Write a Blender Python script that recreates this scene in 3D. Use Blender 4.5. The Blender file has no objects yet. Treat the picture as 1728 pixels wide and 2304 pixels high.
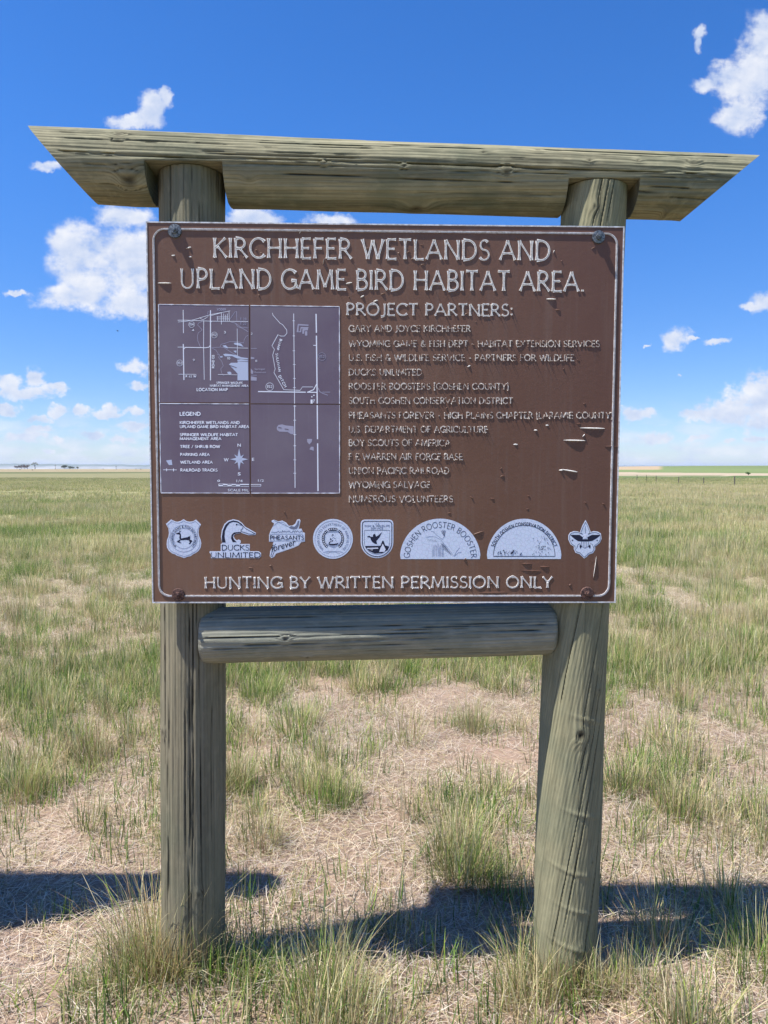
import bpy, bmesh, math, random
import numpy as np
from mathutils import Vector, Matrix, noise
R = math.radians
random.seed(7)
rng = np.random.default_rng(7)
C = bpy.context.scene.collection
SC = bpy.context.scene

# ------------------------------------------------------------------ camera, sky, sun, exposure
H = 1.80                      # eye height
F = 1664.0                    # focal length in photo pixels (photo is 1728 x 2304)
PITCH = math.atan((1152 - 1055) / F)
cam_data = bpy.data.cameras.new('camera'); cam = bpy.data.objects.new('camera', cam_data); C.objects.link(cam)
cam.location = (0, 0, H); cam.rotation_euler = (math.pi / 2 - PITCH, 0, 0)
cam_data.sensor_fit = 'VERTICAL'; cam_data.sensor_height = 36.0; cam_data.lens = 36.0 * F / 2304
cam_data.clip_start = 0.05; cam_data.clip_end = 60000
SC.camera = cam

SUN = Vector((-.462, -.157, 1)).normalized()
SUN_STRENGTH = 5.0
SKY_STRENGTH = 0.094
SC.view_settings.view_transform = 'Standard'; SC.view_settings.look = 'None'
SC.view_settings.exposure = 0.84; SC.view_settings.gamma = 1; SC.view_settings.use_curve_mapping = False
SC.cycles.max_bounces = 6; SC.cycles.transparent_max_bounces = 6; SC.cycles.volume_bounces = 0

def slope(px, py):
    """photo pixel -> (sideways, upward) slope of the sight line"""
    a = (px - 864) / F; b = (1152 - py) / F
    d = math.cos(PITCH) + b * math.sin(PITCH)
    u = -math.sin(PITCH) + b * math.cos(PITCH)
    return a / d, u / d
def at(px, py, y):
    s, t = slope(px, py); return Vector((s * y, y, H + t * y))
def on_ground(px, py, z=0.0):
    s, t = slope(px, py); y = (z - H) / t
    return Vector((s * y, y, z))

# blobs that place each cloud: centre and half-size measured in the photograph, kept as directions
CLOUDS = [(200,600,108,92),(150,545,52,55),(290,600,85,108),(160,668,95,34),(305,682,100,36),(380,600,90,90),(38,660,26,7),(290,487,70,32),
 (345,250,38,40),(300,274,58,18),(372,218,17,28),(100,378,38,15),(570,492,72,26),(740,492,62,20),
 (1700,160,58,112),(1650,180,60,52),(1668,262,56,44),(1588,190,44,24),(1722,80,42,52),(1577,74,20,18),(1570,96,14,22),
 (1725,680,46,30),(1690,692,30,10),(1518,766,42,30),(1560,764,20,5),(1614,769,32,7),(1454,780,11,5),(1530,841,6,4),
 (1705,912,82,48),(1640,928,80,25),(1572,937,46,15),(1740,880,62,42),(1420,928,30,17),(1456,926,20,10),
 (1475,986,46,14),(1572,990,26,6),(1637,995,16,5),(1700,986,32,7),
 (20,860,30,22),(78,852,20,24),(60,882,75,15),(125,874,27,10),(305,825,34,15),(320,870,30,11),(15,922,30,14),(85,938,29,10),(128,922,22,12),
 (185,926,25,13),(236,931,42,9),(250,919,20,12),(302,926,19,9),(300,957,36,10),(92,966,38,10),(210,985,26,9),(60,985,60,12),(135,990,20,8),(110,1010,16,5),(280,990,30,9)]

W = bpy.data.worlds.new('World'); SC.world = W; W.use_nodes = True
def build_world():
    nt = W.node_tree; N = nt.nodes; L = nt.links; N.clear()
    def node(t, **k):
        n = N.new(t)
        for a, b in k.items(): setattr(n, a, b)
        return n
    def math_(op, a, b=None, c=None, clamp=False):
        n = node('ShaderNodeMath', operation=op, use_clamp=clamp)
        for i, v in enumerate((a, b, c)):
            if v is None: continue
            if isinstance(v, (int, float)): n.inputs[i].default_value = v
            else: L.new(v, n.inputs[i])
        return n.outputs[0]
    tc = node('ShaderNodeTexCoord'); sep = node('ShaderNodeSeparateXYZ'); L.new(tc.outputs['Generated'], sep.inputs[0])
    x, y, z = sep.outputs
    ay = math_('MAXIMUM', math_('ABSOLUTE', y), .05)
    s = math_('DIVIDE', x, ay); t = math_('DIVIDE', z, ay)
    comb = node('ShaderNodeCombineXYZ'); L.new(s, comb.inputs[0]); L.new(t, comb.inputs[1])
    P = comb.outputs[0]
    # edge raggedness: shift the lookup with noise
    nz = node('ShaderNodeTexNoise'); nz.inputs['Scale'].default_value = 34; nz.inputs['Detail'].default_value = 6; nz.inputs['Roughness'].default_value = .62; L.new(P, nz.inputs['Vector'])
    sub = node('ShaderNodeVectorMath', operation='SUBTRACT'); L.new(nz.outputs['Color'], sub.inputs[0]); sub.inputs[1].default_value = (.5, .5, .5)
    sc = node('ShaderNodeVectorMath', operation='SCALE'); L.new(sub.outputs[0], sc.inputs[0]); sc.inputs['Scale'].default_value = .03
    add = node('ShaderNodeVectorMath', operation='ADD'); L.new(P, add.inputs[0]); L.new(sc.outputs[0], add.inputs[1])
    flat = node('ShaderNodeVectorMath', operation='MULTIPLY'); L.new(add.outputs[0], flat.inputs[0]); flat.inputs[1].default_value = (1, 1, 0)
    prev = None
    for cx, cy, rx, ry in CLOUDS:
        if cy > 790: rx, ry = rx * 1.18, ry * 1.3
        s0, t0 = slope(cx, cy); kx = F / rx / 1.0; ky = F / ry
        m = node('ShaderNodeVectorMath', operation='MULTIPLY_ADD'); L.new(flat.outputs[0], m.inputs[0])
        m.inputs[1].default_value = (kx, ky, 0); m.inputs[2].default_value = (-s0 * kx, -t0 * ky, 0)
        ln = node('ShaderNodeVectorMath', operation='LENGTH'); L.new(m.outputs[0], ln.inputs[0])
        # small clouds weigh a little less so they turn to wisps
        v = ln.outputs['Value']
        prev = v if prev is None else math_('SMOOTH_MIN', prev, v, .35)
    fld = math_('SUBTRACT', 1.0, prev)
    fb = node('ShaderNodeTexNoise'); fb.inputs['Scale'].default_value = 17; fb.inputs['Detail'].default_value = 9; fb.inputs['Roughness'].default_value = .6
    st = node('ShaderNodeVectorMath', operation='MULTIPLY'); L.new(P, st.inputs[0]); st.inputs[1].default_value = (1, 1.25, 1)
    L.new(st.outputs[0], fb.inputs['Vector'])
    st2 = node('ShaderNodeVectorMath', operation='ADD'); L.new(st.outputs[0], st2.inputs[0]); st2.inputs[1].default_value = (-.006, .014, 0)
    fb2 = node('ShaderNodeTexNoise'); fb2.inputs['Scale'].default_value = 17; fb2.inputs['Detail'].default_value = 3; fb2.inputs['Roughness'].default_value = .45; L.new(st2.outputs[0], fb2.inputs['Vector'])
    # the field is strong inside, ragged at the rim
    fldc = math_('MINIMUM', math_('MULTIPLY', math_('SUBTRACT', fld, .0), 1.5), .85)
    fs = node('ShaderNodeTexNoise'); fs.inputs['Scale'].default_value = 62; fs.inputs['Detail'].default_value = 7; fs.inputs['Roughness'].default_value = .62; L.new(st.outputs[0], fs.inputs['Vector'])
    lw = node('ShaderNodeMapRange'); lw.clamp = True; L.new(t, lw.inputs[0]); lw.inputs[1].default_value = .10; lw.inputs[2].default_value = .24; lw.inputs[3].default_value = .8; lw.inputs[4].default_value = .3
    nm = node('ShaderNodeMix'); nm.data_type = 'FLOAT'; L.new(lw.outputs[0], nm.inputs[0]); L.new(fb.outputs['Fac'], nm.inputs[2]); L.new(fs.outputs['Fac'], nm.inputs[3])
    dens = math_('ADD', fldc, math_('MULTIPLY', math_('SUBTRACT', nm.outputs[0], .49), 3.0))
    # scattered cloud elsewhere in the sky, outside the view: same kind of weather
    ns = node('ShaderNodeTexNoise'); ns.inputs['Scale'].default_value = 3.2; ns.inputs['Detail'].default_value = 8; ns.inputs['Roughness'].default_value = .6; L.new(tc.outputs['Generated'], ns.inputs['Vector'])
    side = node('ShaderNodeMapRange'); side.clamp = True; L.new(math_('ABSOLUTE', s), side.inputs[0]); side.inputs[1].default_value = .62; side.inputs[2].default_value = .9
    other = math_('MULTIPLY', math_('SUBTRACT', ns.outputs['Fac'], .66), 4.0)
    mixd = node('ShaderNodeMix'); mixd.data_type = 'FLOAT'; L.new(side.outputs[0], mixd.inputs[0]); L.new(dens, mixd.inputs[2]); L.new(other, mixd.inputs[3])
    dens = mixd.outputs[0]
    al = node('ShaderNodeMapRange', interpolation_type='SMOOTHSTEP'); al.clamp = True; L.new(dens, al.inputs[0]); al.inputs[1].default_value = -.06; al.inputs[2].default_value = .86
    # thin veil and haze low over the horizon
    el = math_('MAXIMUM', z, 0.0)
    veil = node('ShaderNodeMapRange', interpolation_type='SMOOTHSTEP'); veil.clamp = True; L.new(el, veil.inputs[0]); veil.inputs[1].default_value = .095; veil.inputs[2].default_value = .01; veil.inputs[3].default_value = 0; veil.inputs[4].default_value = .68
    vs = node('ShaderNodeVectorMath', operation='MULTIPLY'); L.new(P, vs.inputs[0]); vs.inputs[1].default_value = (20, 62, 1)
    vn = node('ShaderNodeTexNoise'); vn.inputs['Scale'].default_value = 1; vn.inputs['Detail'].default_value = 6; L.new(vs.outputs[0], vn.inputs['Vector'])
    vr = node('ShaderNodeMapRange'); vr.clamp = True; L.new(vn.outputs['Fac'], vr.inputs[0]); vr.inputs[1].default_value = .44; vr.inputs[2].default_value = .60
    veilf = math_('MULTIPLY', veil.outputs[0], vr.outputs[0])
    alpha = math_('MAXIMUM', math_('MULTIPLY', al.outputs[0], .96), veilf)
    # clouds: bright where the density falls off toward the sun, greyer where it thickens
    sh = math_('ADD', math_('MULTIPLY', math_('SUBTRACT', fb.outputs['Fac'], fb2.outputs['Fac']), 2.4), .62)
    sh = math_('SUBTRACT', sh, math_('MULTIPLY', math_('MAXIMUM', fldc, 0.0), .28), clamp=True)
    cr = node('ShaderNodeMix'); cr.data_type = 'RGBA'; L.new(sh, cr.inputs[0])
    cr.inputs[6].default_value = (.56, .66, .88, 1); cr.inputs[7].default_value = (.98, .98, 1.0, 1)
    sky = node('ShaderNodeTexSky'); sky.sky_type = 'NISHITA'; sky.sun_disc = False
    sky.sun_elevation = math.asin(SUN.z); sky.sun_rotation = math.atan2(SUN.x, SUN.y)
    sky.altitude = 1300; sky.air_density = 1.0; sky.dust_density = .35; sky.ozone_density = 2.0
    hs = node('ShaderNodeHueSaturation'); hs.inputs['Saturation'].default_value = 1.27; hs.inputs['Value'].default_value = 1.0; L.new(sky.outputs[0], hs.inputs['Color'])
    tint = node('ShaderNodeMix'); tint.data_type = 'RGBA'; tint.blend_type = 'MULTIPLY'; tint.inputs[0].default_value = 1
    L.new(hs.outputs[0], tint.inputs[6])
    tm = node('ShaderNodeMapRange', interpolation_type='SMOOTHSTEP'); tm.clamp = True; L.new(el, tm.inputs[0]); tm.inputs[1].default_value = 0.0; tm.inputs[2].default_value = .42
    tt = node('ShaderNodeMix'); tt.data_type = 'RGBA'; L.new(tm.outputs[0], tt.inputs[0]); tt.inputs[6].default_value = SKY_LOW; tt.inputs[7].default_value = SKY_TINT; L.new(tt.outputs[2], tint.inputs[7])
    bg = node('ShaderNodeBackground'); bg.inputs['Strength'].default_value = SKY_STRENGTH; L.new(tint.outputs[2], bg.inputs['Color'])
    bc = node('ShaderNodeBackground'); bc.inputs['Strength'].default_value = .57; L.new(cr.outputs[2], bc.inputs['Color'])
    mx = node('ShaderNodeMixShader'); L.new(alpha, mx.inputs[0]); L.new(bg.outputs[0], mx.inputs[1]); L.new(bc.outputs[0], mx.inputs[2])
    out = node('ShaderNodeOutputWorld'); L.new(mx.outputs[0], out.inputs[0])
SKY_TINT = (.72, .95, 1.26, 1)
SKY_LOW = (.67, .71, .90, 1)
build_world()
W.cycles.sampling_method = 'MANUAL'; W.cycles.sample_map_resolution = 512

sd = bpy.data.lights.new('sun', 'SUN'); sd.energy = SUN_STRENGTH; sd.angle = R(.53); sd.color = (1, .965, .91)
so = bpy.data.objects.new('sun', sd); C.objects.link(so); so.rotation_euler = SUN.to_track_quat('Z', 'Y').to_euler()

# ------------------------------------------------------------------ helpers
def tag(o, label=None, cat=None, group=None, kind=None):
    if label: o['label'] = label
    if cat: o['category'] = cat
    if group: o['group'] = group
    if kind: o['kind'] = kind
    return o
def link(name, me, parent=None, loc=None):
    o = bpy.data.objects.new(name, me); C.objects.link(o)
    if parent: o.parent = parent
    if loc is not None: o.location = loc
    return o
def empty(name, loc):
    o = bpy.data.objects.new(name, None); C.objects.link(o); o.location = loc; o.empty_display_size = .2; return o
class MB:
    """collects vertices and faces for one mesh"""
    def __init__(s): s.v = []; s.f = []; s.c = []
    def add(s, vs, fs, col=None):
        b = len(s.v); s.v += [tuple(v) for v in vs]; s.f += [tuple(i + b for i in f) for f in fs]
        if col is not None: s.c += [col] * len(vs)
    def mesh(s, name, mat, smooth=False):
        me = bpy.data.meshes.new(name); me.from_pydata(s.v, [], s.f)
        if s.c:
            a = me.color_attributes.new('tint', 'FLOAT_COLOR', 'POINT')
            a.data.foreach_set('color', np.array([(*c[:3], 1) for c in s.c], 'f').ravel())
        me.materials.append(mat)
        if smooth: me.polygons.foreach_set('use_smooth', [True] * len(me.polygons))
        me.update(); return me
    def build(s, name, mat, parent=None, smooth=False, off=None):
        if off is not None: s.v = [(v[0] - off[0], v[1] - off[1], v[2] - off[2]) for v in s.v]
        return link(name, s.mesh(name, mat, smooth), parent)

def mat_new(name, color=(.5, .5, .5), rough=.7, metal=0, spec=.3):
    m = bpy.data.materials.new(name); m.use_nodes = True
    b = m.node_tree.nodes['Principled BSDF']
    b.inputs['Base Color'].default_value = (*color, 1); b.inputs['Roughness'].default_value = rough
    b.inputs['Metallic'].default_value = metal; b.inputs['Specular IOR Level'].default_value = spec
    return m
class NT:
    def __init__(s, m): s.m = m; s.n = m.node_tree.nodes; s.l = m.node_tree.links; s.b = s.n['Principled BSDF']
    def node(s, t, ins=None, **k):
        n = s.n.new(t)
        for a, b in k.items(): setattr(n, a, b)
        for key, v in (ins or {}).items():
            if hasattr(v, 'is_linked') or isinstance(v, bpy.types.NodeSocket): s.l.new(v, n.inputs[key])
            else: n.inputs[key].default_value = v
        return n
    def noise(s, vec, scale, detail=4, rough=.5): return s.node('ShaderNodeTexNoise', {'Vector': vec, 'Scale': scale, 'Detail': detail, 'Roughness': rough}).outputs['Fac']
    def scaled(s, vec, sc): return s.node('ShaderNodeVectorMath', {0: vec, 1: sc}, operation='MULTIPLY').outputs[0]
    def m2(s, op, a, b=0.0, clamp=False): return s.node('ShaderNodeMath', {0: a, 1: b}, operation=op, use_clamp=clamp).outputs[0]
    def ramp(s, v, lo, hi, a=0.0, b=1.0, smooth=False):
        n = s.node('ShaderNodeMapRange', {0: v, 1: lo, 2: hi, 3: a, 4: b}, interpolation_type='SMOOTHSTEP' if smooth else 'LINEAR'); n.clamp = True; return n.outputs[0]
    def mix(s, f, a, b, mode='MIX'):
        n = s.n.new('ShaderNodeMix'); n.data_type = 'RGBA'; n.blend_type = mode
        for i, v in ((0, f), (6, a), (7, b)):
            if isinstance(v, bpy.types.NodeSocket): s.l.new(v, n.inputs[i])
            elif i == 0: n.inputs[i].default_value = v
            else: n.inputs[i].default_value = (*v[:3], 1)
        return n.outputs[2]
    def bump(s, h, dist, strength=1.0, normal=None):
        ins = {'Height': h, 'Distance': dist, 'Strength': strength}
        if normal is not None: ins['Normal'] = normal
        return s.node('ShaderNodeBump', ins).outputs[0]
    def set(s, k, v): s.l.new(v, s.b.inputs[k])

# ------------------------------------------------------------------ materials
def wood_material(name, light, dark, green, spot=.5):
    m = mat_new(name, rough=.86, spec=.12); t = NT(m)
    uv = t.node('ShaderNodeAttribute', attribute_name='grain').outputs['Vector']
    ob = t.node('ShaderNodeTexCoord').outputs['Object']
    fib = t.noise(t.scaled(uv, (3.5, 190, 1)), 1, 5, .6)
    band = t.noise(t.scaled(uv, (1.1, 34, 1)), 1, 4, .6)
    wv = t.node('ShaderNodeTexWave', {'Vector': t.scaled(uv, (.35, 1, 1)), 'Scale': 26.0, 'Distortion': 1.6, 'Detail': 3.0, 'Detail Scale': 1.5}, bands_direction='Y', wave_profile='SIN').outputs['Fac']
    big = t.noise(ob, 4.5, 4, .6); mid = t.noise(ob, 22, 4, .6)
    col = t.mix(t.ramp(band, .3, .7), dark, light)
    col = t.mix(t.ramp(wv, .45, .95, 0, .20), col, [c * .5 for c in dark])
    col = t.mix(t.ramp(fib, .52, .75, 0, .32), col, [min(1, c * 1.3) for c in light])
    col = t.mix(t.ramp(fib, .42, .26, 0, .7), col, [c * .35 for c in dark])
    col = t.mix(t.ramp(big, .42, .68, 0, spot), col, green)
    col = t.mix(t.ramp(mid, .60, .74, 0, .22), col, [c * .6 for c in dark])
    fine = t.noise(t.scaled(uv, (.55, 95, 1)), 1, 2, .5)
    crk = t.ramp(fine, .30, .24)                            # hairline checks along the grain
    col = t.mix(t.m2('MULTIPLY', crk, .45), col, (.012, .011, .009))
    kn = t.node('ShaderNodeAttribute', attribute_name='knot').outputs['Fac']
    col = t.mix(t.m2('MULTIPLY', kn, .8, True), col, (.022, .018, .013))
    ck = t.node('ShaderNodeAttribute', attribute_name='crack').outputs['Fac']
    col = t.mix(t.m2('MULTIPLY', ck, .93, True), col, (.008, .007, .006))  # open cracks: the shade of the recess is put into the colour
    t.set('Base Color', col)
    curl = t.noise(t.scaled(uv, (16, 38, 1)), 1, 3, .6)
    col = t.mix(t.ramp(curl, .5, .72, 0, .3), col, [min(1, c * 1.25) for c in light])
    t.set('Base Color', col)
    h = t.m2('ADD', t.m2('MULTIPLY', fib, .6), t.m2('ADD', t.m2('MULTIPLY', wv, .35), t.m2('MULTIPLY', crk, -1.2)))
    h = t.m2('ADD', h, t.m2('MULTIPLY', mid, .4))
    t.set('Normal', t.bump(h, .0026, .8))
    return m
M_BEAM = wood_material('beam_wood', (.345, .315, .20), (.135, .125, .08), (.10, .12, .08))
M_POSTL = wood_material('left_post_wood', (.25, .222, .15), (.165, .146, .098), (.13, .14, .095))
M_POSTR = wood_material('right_post_wood', (.29, .27, .165), (.185, .172, .105), (.145, .165, .11))
M_RAIL = wood_material('rail_wood', (.34, .33, .26), (.20, .197, .15), (.155, .175, .14))

M_PANEL = mat_new('brown_paint', rough=.42, spec=.32); t = NT(M_PANEL)
ob = t.node('ShaderNodeTexCoord').outputs['Object']
n1 = t.noise(ob, 2.2, 3); n2 = t.noise(ob, 90, 4, .7); n3 = t.noise(t.scaled(ob, (60, 60, 3)), 1, 3)
col = t.mix(t.ramp(n1, .35, .65), (.146, .072, .045), (.186, .099, .063))
col = t.mix(t.ramp(n2, .55, .8, 0, .35), col, (.19, .14, .11))
col = t.mix(t.ramp(n3, .56, .8, 0, .22), col, (.21, .18, .16))
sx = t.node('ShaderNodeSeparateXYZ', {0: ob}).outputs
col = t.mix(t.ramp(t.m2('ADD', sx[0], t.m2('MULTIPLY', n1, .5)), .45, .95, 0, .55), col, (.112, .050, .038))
run = t.noise(t.scaled(ob, (26, 26, 1.1)), 1, 4, .6)
col = t.mix(t.ramp(run, .55, .75, 0, .2), col, (.25, .185, .15))
t.set('Base Color', col); t.set('Roughness', t.ramp(n2, .3, .7, .36, .52))
t.set('Normal', t.bump(t.m2('ADD', n2, t.m2('MULTIPLY', t.noise(ob, 30, 2), .5)), .0006, .8))
M_EDGE = mat_new('panel_edge', (.075, .042, .035), .5)
M_PEEL = mat_new('weathered_cream_paint', rough=.75, spec=.2); t = NT(M_PEEL)
ob = t.node('ShaderNodeTexCoord').outputs['Object']
nn = t.noise(ob, 160, 4, .7)
t.set('Base Color', t.mix(t.ramp(nn, .36, .55), (.66, .63, .58), (.92, .89, .83)))
t.set('Normal', t.bump(nn, .001, 1))
M_PEEL2 = mat_new('half_peeled_paint', rough=.75, spec=.2); t = NT(M_PEEL2)
ob = t.node('ShaderNodeTexCoord').outputs['Object']
t.set('Base Color', t.mix(t.ramp(t.noise(ob, 110, 4, .65), .39, .57), (.20, .115, .085), (.74, .68, .60)))
M_CORE = mat_new('worn_letter_core', rough=.8); t = NT(M_CORE)
ob = t.node('ShaderNodeTexCoord').outputs['Object']
t.set('Base Color', t.mix(t.ramp(t.noise(ob, 120, 4, .7), .35, .65), (.25, .21, .18), (.52, .48, .43)))
M_BORDER = mat_new('border_silver', rough=.5, spec=.4); t = NT(M_BORDER)
ob = t.node('ShaderNodeTexCoord').outputs['Object']
t.set('Base Color', t.mix(t.ramp(t.noise(ob, 70, 4, .7), .38, .6), (.42, .41, .41), (.74, .74, .76)))
M_MAP = mat_new('faded_map_sheet', rough=.5, spec=.3); t = NT(M_MAP)
ob = t.node('ShaderNodeTexCoord').outputs['Object']
c = t.mix(t.ramp(t.noise(ob, 5, 4), .3, .7), (.145, .105, .145), (.19, .155, .19))
c = t.mix(t.ramp(t.noise(t.scaled(ob, (70, 70, 4)), 1, 3), .6, .8, 0, .25), c, (.24, .22, .27))
c = t.mix(t.ramp(t.noise(ob, 140, 3, .7), .6, .8, 0, .25), c, (.26, .22, .26))
t.set('Base Color', c)
M_LINE = mat_new('map_print_pale', (.82, .84, .92), .55)
M_LINE2 = mat_new('map_print_faint', (.38, .36, .46), .55)
M_LAKE = mat_new('map_print_water', (.50, .55, .70), .55)
M_RED = mat_new('red_brown_gap', (.09, .035, .03), .6)
M_STICK = mat_new('reflective_sticker', rough=.38, spec=.5); t = NT(M_STICK)
ob = t.node('ShaderNodeTexCoord').outputs['Object']
vo = t.node('ShaderNodeTexVoronoi', {'Vector': ob, 'Scale': 75.0}, feature='DISTANCE_TO_EDGE').outputs['Distance']
vo2 = t.node('ShaderNodeTexVoronoi', {'Vector': ob, 'Scale': 160.0}, feature='F1').outputs['Color']
c = t.mix(t.ramp(vo, .0, .09, .55, 0), (.62, .69, .84), (.42, .46, .58))
c = t.mix(.04, c, vo2, 'OVERLAY')
t.set('Base Color', c)
M_STRIM = mat_new('sticker_rim', (.66, .70, .82), .4)
M_NAVY = mat_new('navy_print', (.012, .014, .04), .5)
M_GREYP = mat_new('grey_print', (.16, .18, .26), .5)
M_BOLT = mat_new('galvanised_steel', rough=.5, metal=.6); t = NT(M_BOLT)
ob = t.node('ShaderNodeTexCoord').outputs['Object']
t.set('Base Color', t.mix(t.ramp(t.noise(ob, 180, 4), .4, .6), (.08, .088, .092), (.22, .235, .245)))
M_RUST = mat_new('rusty_steel', rough=.7, metal=.3); t = NT(M_RUST)
ob = t.node('ShaderNodeTexCoord').outputs['Object']
t.set('Base Color', t.mix(t.ramp(t.noise(ob, 200, 4), .4, .6), (.05, .03, .028), (.15, .085, .07)))

# ------------------------------------------------------------------ the ground
def fbm(x, y, s=1.0, o=3):
    v = 0; a = 1; tot = 0
    for k in range(o):
        v += a * noise.noise((x * s, y * s, 3.7 * k)); tot += a; a *= .5; s *= 2.1
    return v / tot
BUMPS = [(.84, 2.43, .20, .035), (-1.3, 2.2, .35, .02), (.2, 4.2, .5, .03), (.95, 2.2, .3, .03), (-.74, 2.36, .30, .06), (-.4, 2.25, .3, .03)]
def ground_z(x, y):
    d = math.hypot(x, y)
    z = .03 * fbm(x, y, .9) * min(1, d / 1.2) + .010 * fbm(x, y, 7.0, 2)
    for bx, by, br, bh in BUMPS:
        q = ((x - bx) ** 2 + (y - by) ** 2) / br ** 2
        if q < 6: z += bh * math.exp(-q)
    for px, py in ((-.675, 2.55), (.652, 2.56)):
        q = ((x - px) ** 2 + (y - py) ** 2) / .22 ** 2
        if q < 6: z -= .02 * math.exp(-q)
    if d > 20: z += .25 * noise.noise((x * .02, y * .02, 0)) * min(1, (d - 20) / 60)
    if d > 300:
        az = math.atan2(x, y); f = min(1, (d - 300) / 500); f = f * f * (3 - 2 * f)
        z += f * (1.6 + 3.2 * max(0, min(1, (az - .05) / .35)))          # low swell on the right
        if d > 1200: z -= (d - 1200) * .0035
    return z
def zone(x, y):
    """real ground colours: litter near, prairie, then fields far off"""
    d = math.hypot(x, y); az = math.atan2(x, y)
    n = fbm(x, y, .12); n2 = fbm(x, y, .9)
    litter = np.array((.36, .27, .205)); soil = np.array((.45, .30, .215)); sage = np.array((.24, .235, .12)); green = np.array((.10, .145, .05)); tan = np.array((.36, .29, .21))
    k = min(1, max(0, .5 + 1.2 * fbm(x + 40, y, 1.7)))
    near = litter * (.88 + .25 * n2) * (1 - .5 * k) + soil * .5 * k
    far = sage * (1 + .3 * n) * .65 + np.array((.36, .32, .18)) * .35
    f = min(1, max(0, (d - 5.5) / 12)); c = near * (1 - f) + far * f
    if az > .05:
        e = .06 * math.sin(az * 9)
        if d > 120 + 25 * n: c = green * (1.0 + .3 * n)
        if d > 205 * (1 - e * .4): c = tan * (1 + .1 * n)
        if d > 225 * (1 + e): c = green * .8
        if d > 235 * (1 + e): c = tan * 1.02
        if d > 345 - (az - .4) * 300: c = np.array((.15, .19, .075)) * (1 + .25 * fbm(x, y, .006))
        if az < .36 and d > 480: c = np.array((.36, .27, .17))
    else:
        if d > 120: c = far * .72
        if d > 330: c = np.array((.11, .125, .055))
        if d > 400: c = np.array((.27, .22, .135)) * (1 + .2 * n)
        if d > 700: c = np.array((.30, .25, .15))
        if d > 1000: c = np.array((.48, .37, .26))
    return c
def build_ground():
    rad = [0.0]; r = .25
    while r < 9: rad.append(r); r += .045 + r * .008
    while r < 14000: rad.append(r); r *= 1.045
    na = 420
    # more spokes in front than behind
    ang = []
    for i in range(na):
        u = i / na * 2 - 1; ang.append(math.pi * (0.28 * u + 0.72 * u ** 3))
    v = []; f = []; c = []
    for i, rr in enumerate(rad):
        for a in ang:
            x, y = rr * math.sin(a), rr * math.cos(a); v.append((x, y, ground_z(x, y))); c.append((*zone(x, y), 1))
    for i in range(len(rad) - 1):
        for j in range(na):
            k = (j + 1) % na; f.append((i * na + j, i * na + k, (i + 1) * na + k, (i + 1) * na + j))
    f = [(a, d, cc, b) for a, b, cc, d in f]
    me = bpy.data.meshes.new('ground'); me.from_pydata(v, [], f)
    at_ = me.color_attributes.new('tint', 'FLOAT_COLOR', 'POINT'); at_.data.foreach_set('color', np.array(c, 'f').ravel())
    me.polygons.foreach_set('use_smooth', [True] * len(me.polygons))
    m = mat_new('prairie_ground', rough=.95, spec=.08); t = NT(m)
    tint = t.node('ShaderNodeAttribute', attribute_name='tint').outputs['Color']
    p = t.node('ShaderNodeNewGeometry').outputs['Position']
    fine = t.noise(p, 55, 5, .7); mid = t.noise(p, 6, 4, .6); vf = t.noise(p, 190, 3, .7)
    col = t.mix(t.ramp(fine, .42, .7, 0, .5), tint, t.mix(1, tint, (1.45, 1.4, 1.35), 'MULTIPLY'))
    col = t.mix(t.ramp(fine, .48, .3, 0, .65), col, t.mix(1, tint, (.48, .44, .42), 'MULTIPLY'))
    col = t.mix(t.ramp(mid, .45, .7, 0, .3), col, t.mix(1, tint, (.8, .72, .66), 'MULTIPLY'))
    st = t.noise(t.scaled(p, (.22, .9, 1)), 1, 5, .65)
    col = t.mix(t.ramp(st, .45, .65, 0, .35), col, t.mix(1, tint, (.7, .8, .62), 'MULTIPLY'))
    t.set('Base Color', col)
    t.set('Normal', t.bump(t.m2('ADD', fine, vf), .012, .9))
    me.materials.append(m); me.update()
    return tag(link('ground', me), kind='structure')
build_ground()

# ------------------------------------------------------------------ the wooden sign
SIGN_C = Vector((.007, 2.42, H + .17)); SW, SH = 1.524, 1.217
SIGN_M = Matrix.Rotation(R(1.24), 3, 'Z') @ Matrix.Rotation(R(.37), 3, 'X') @ Matrix.Rotation(R(.19), 3, 'Y')
SIGN_MI = SIGN_M.transposed()
def SP(u, v, h):
    """sign-board coordinates (right, up, height above the face) -> world"""
    return SIGN_C + SIGN_M @ Vector((u, -h, v))
def S(px, py):
    """photo pixel -> sign-board coordinates"""
    s, t = slope(px, py); d = Vector((s, 1, t)); n = SIGN_M @ Vector((0, 1, 0)); o = Vector((0, 0, H))
    k = n.dot(SIGN_C - o) / n.dot(d); q = SIGN_MI @ (o + d * k - SIGN_C); return q.x, q.z

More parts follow.
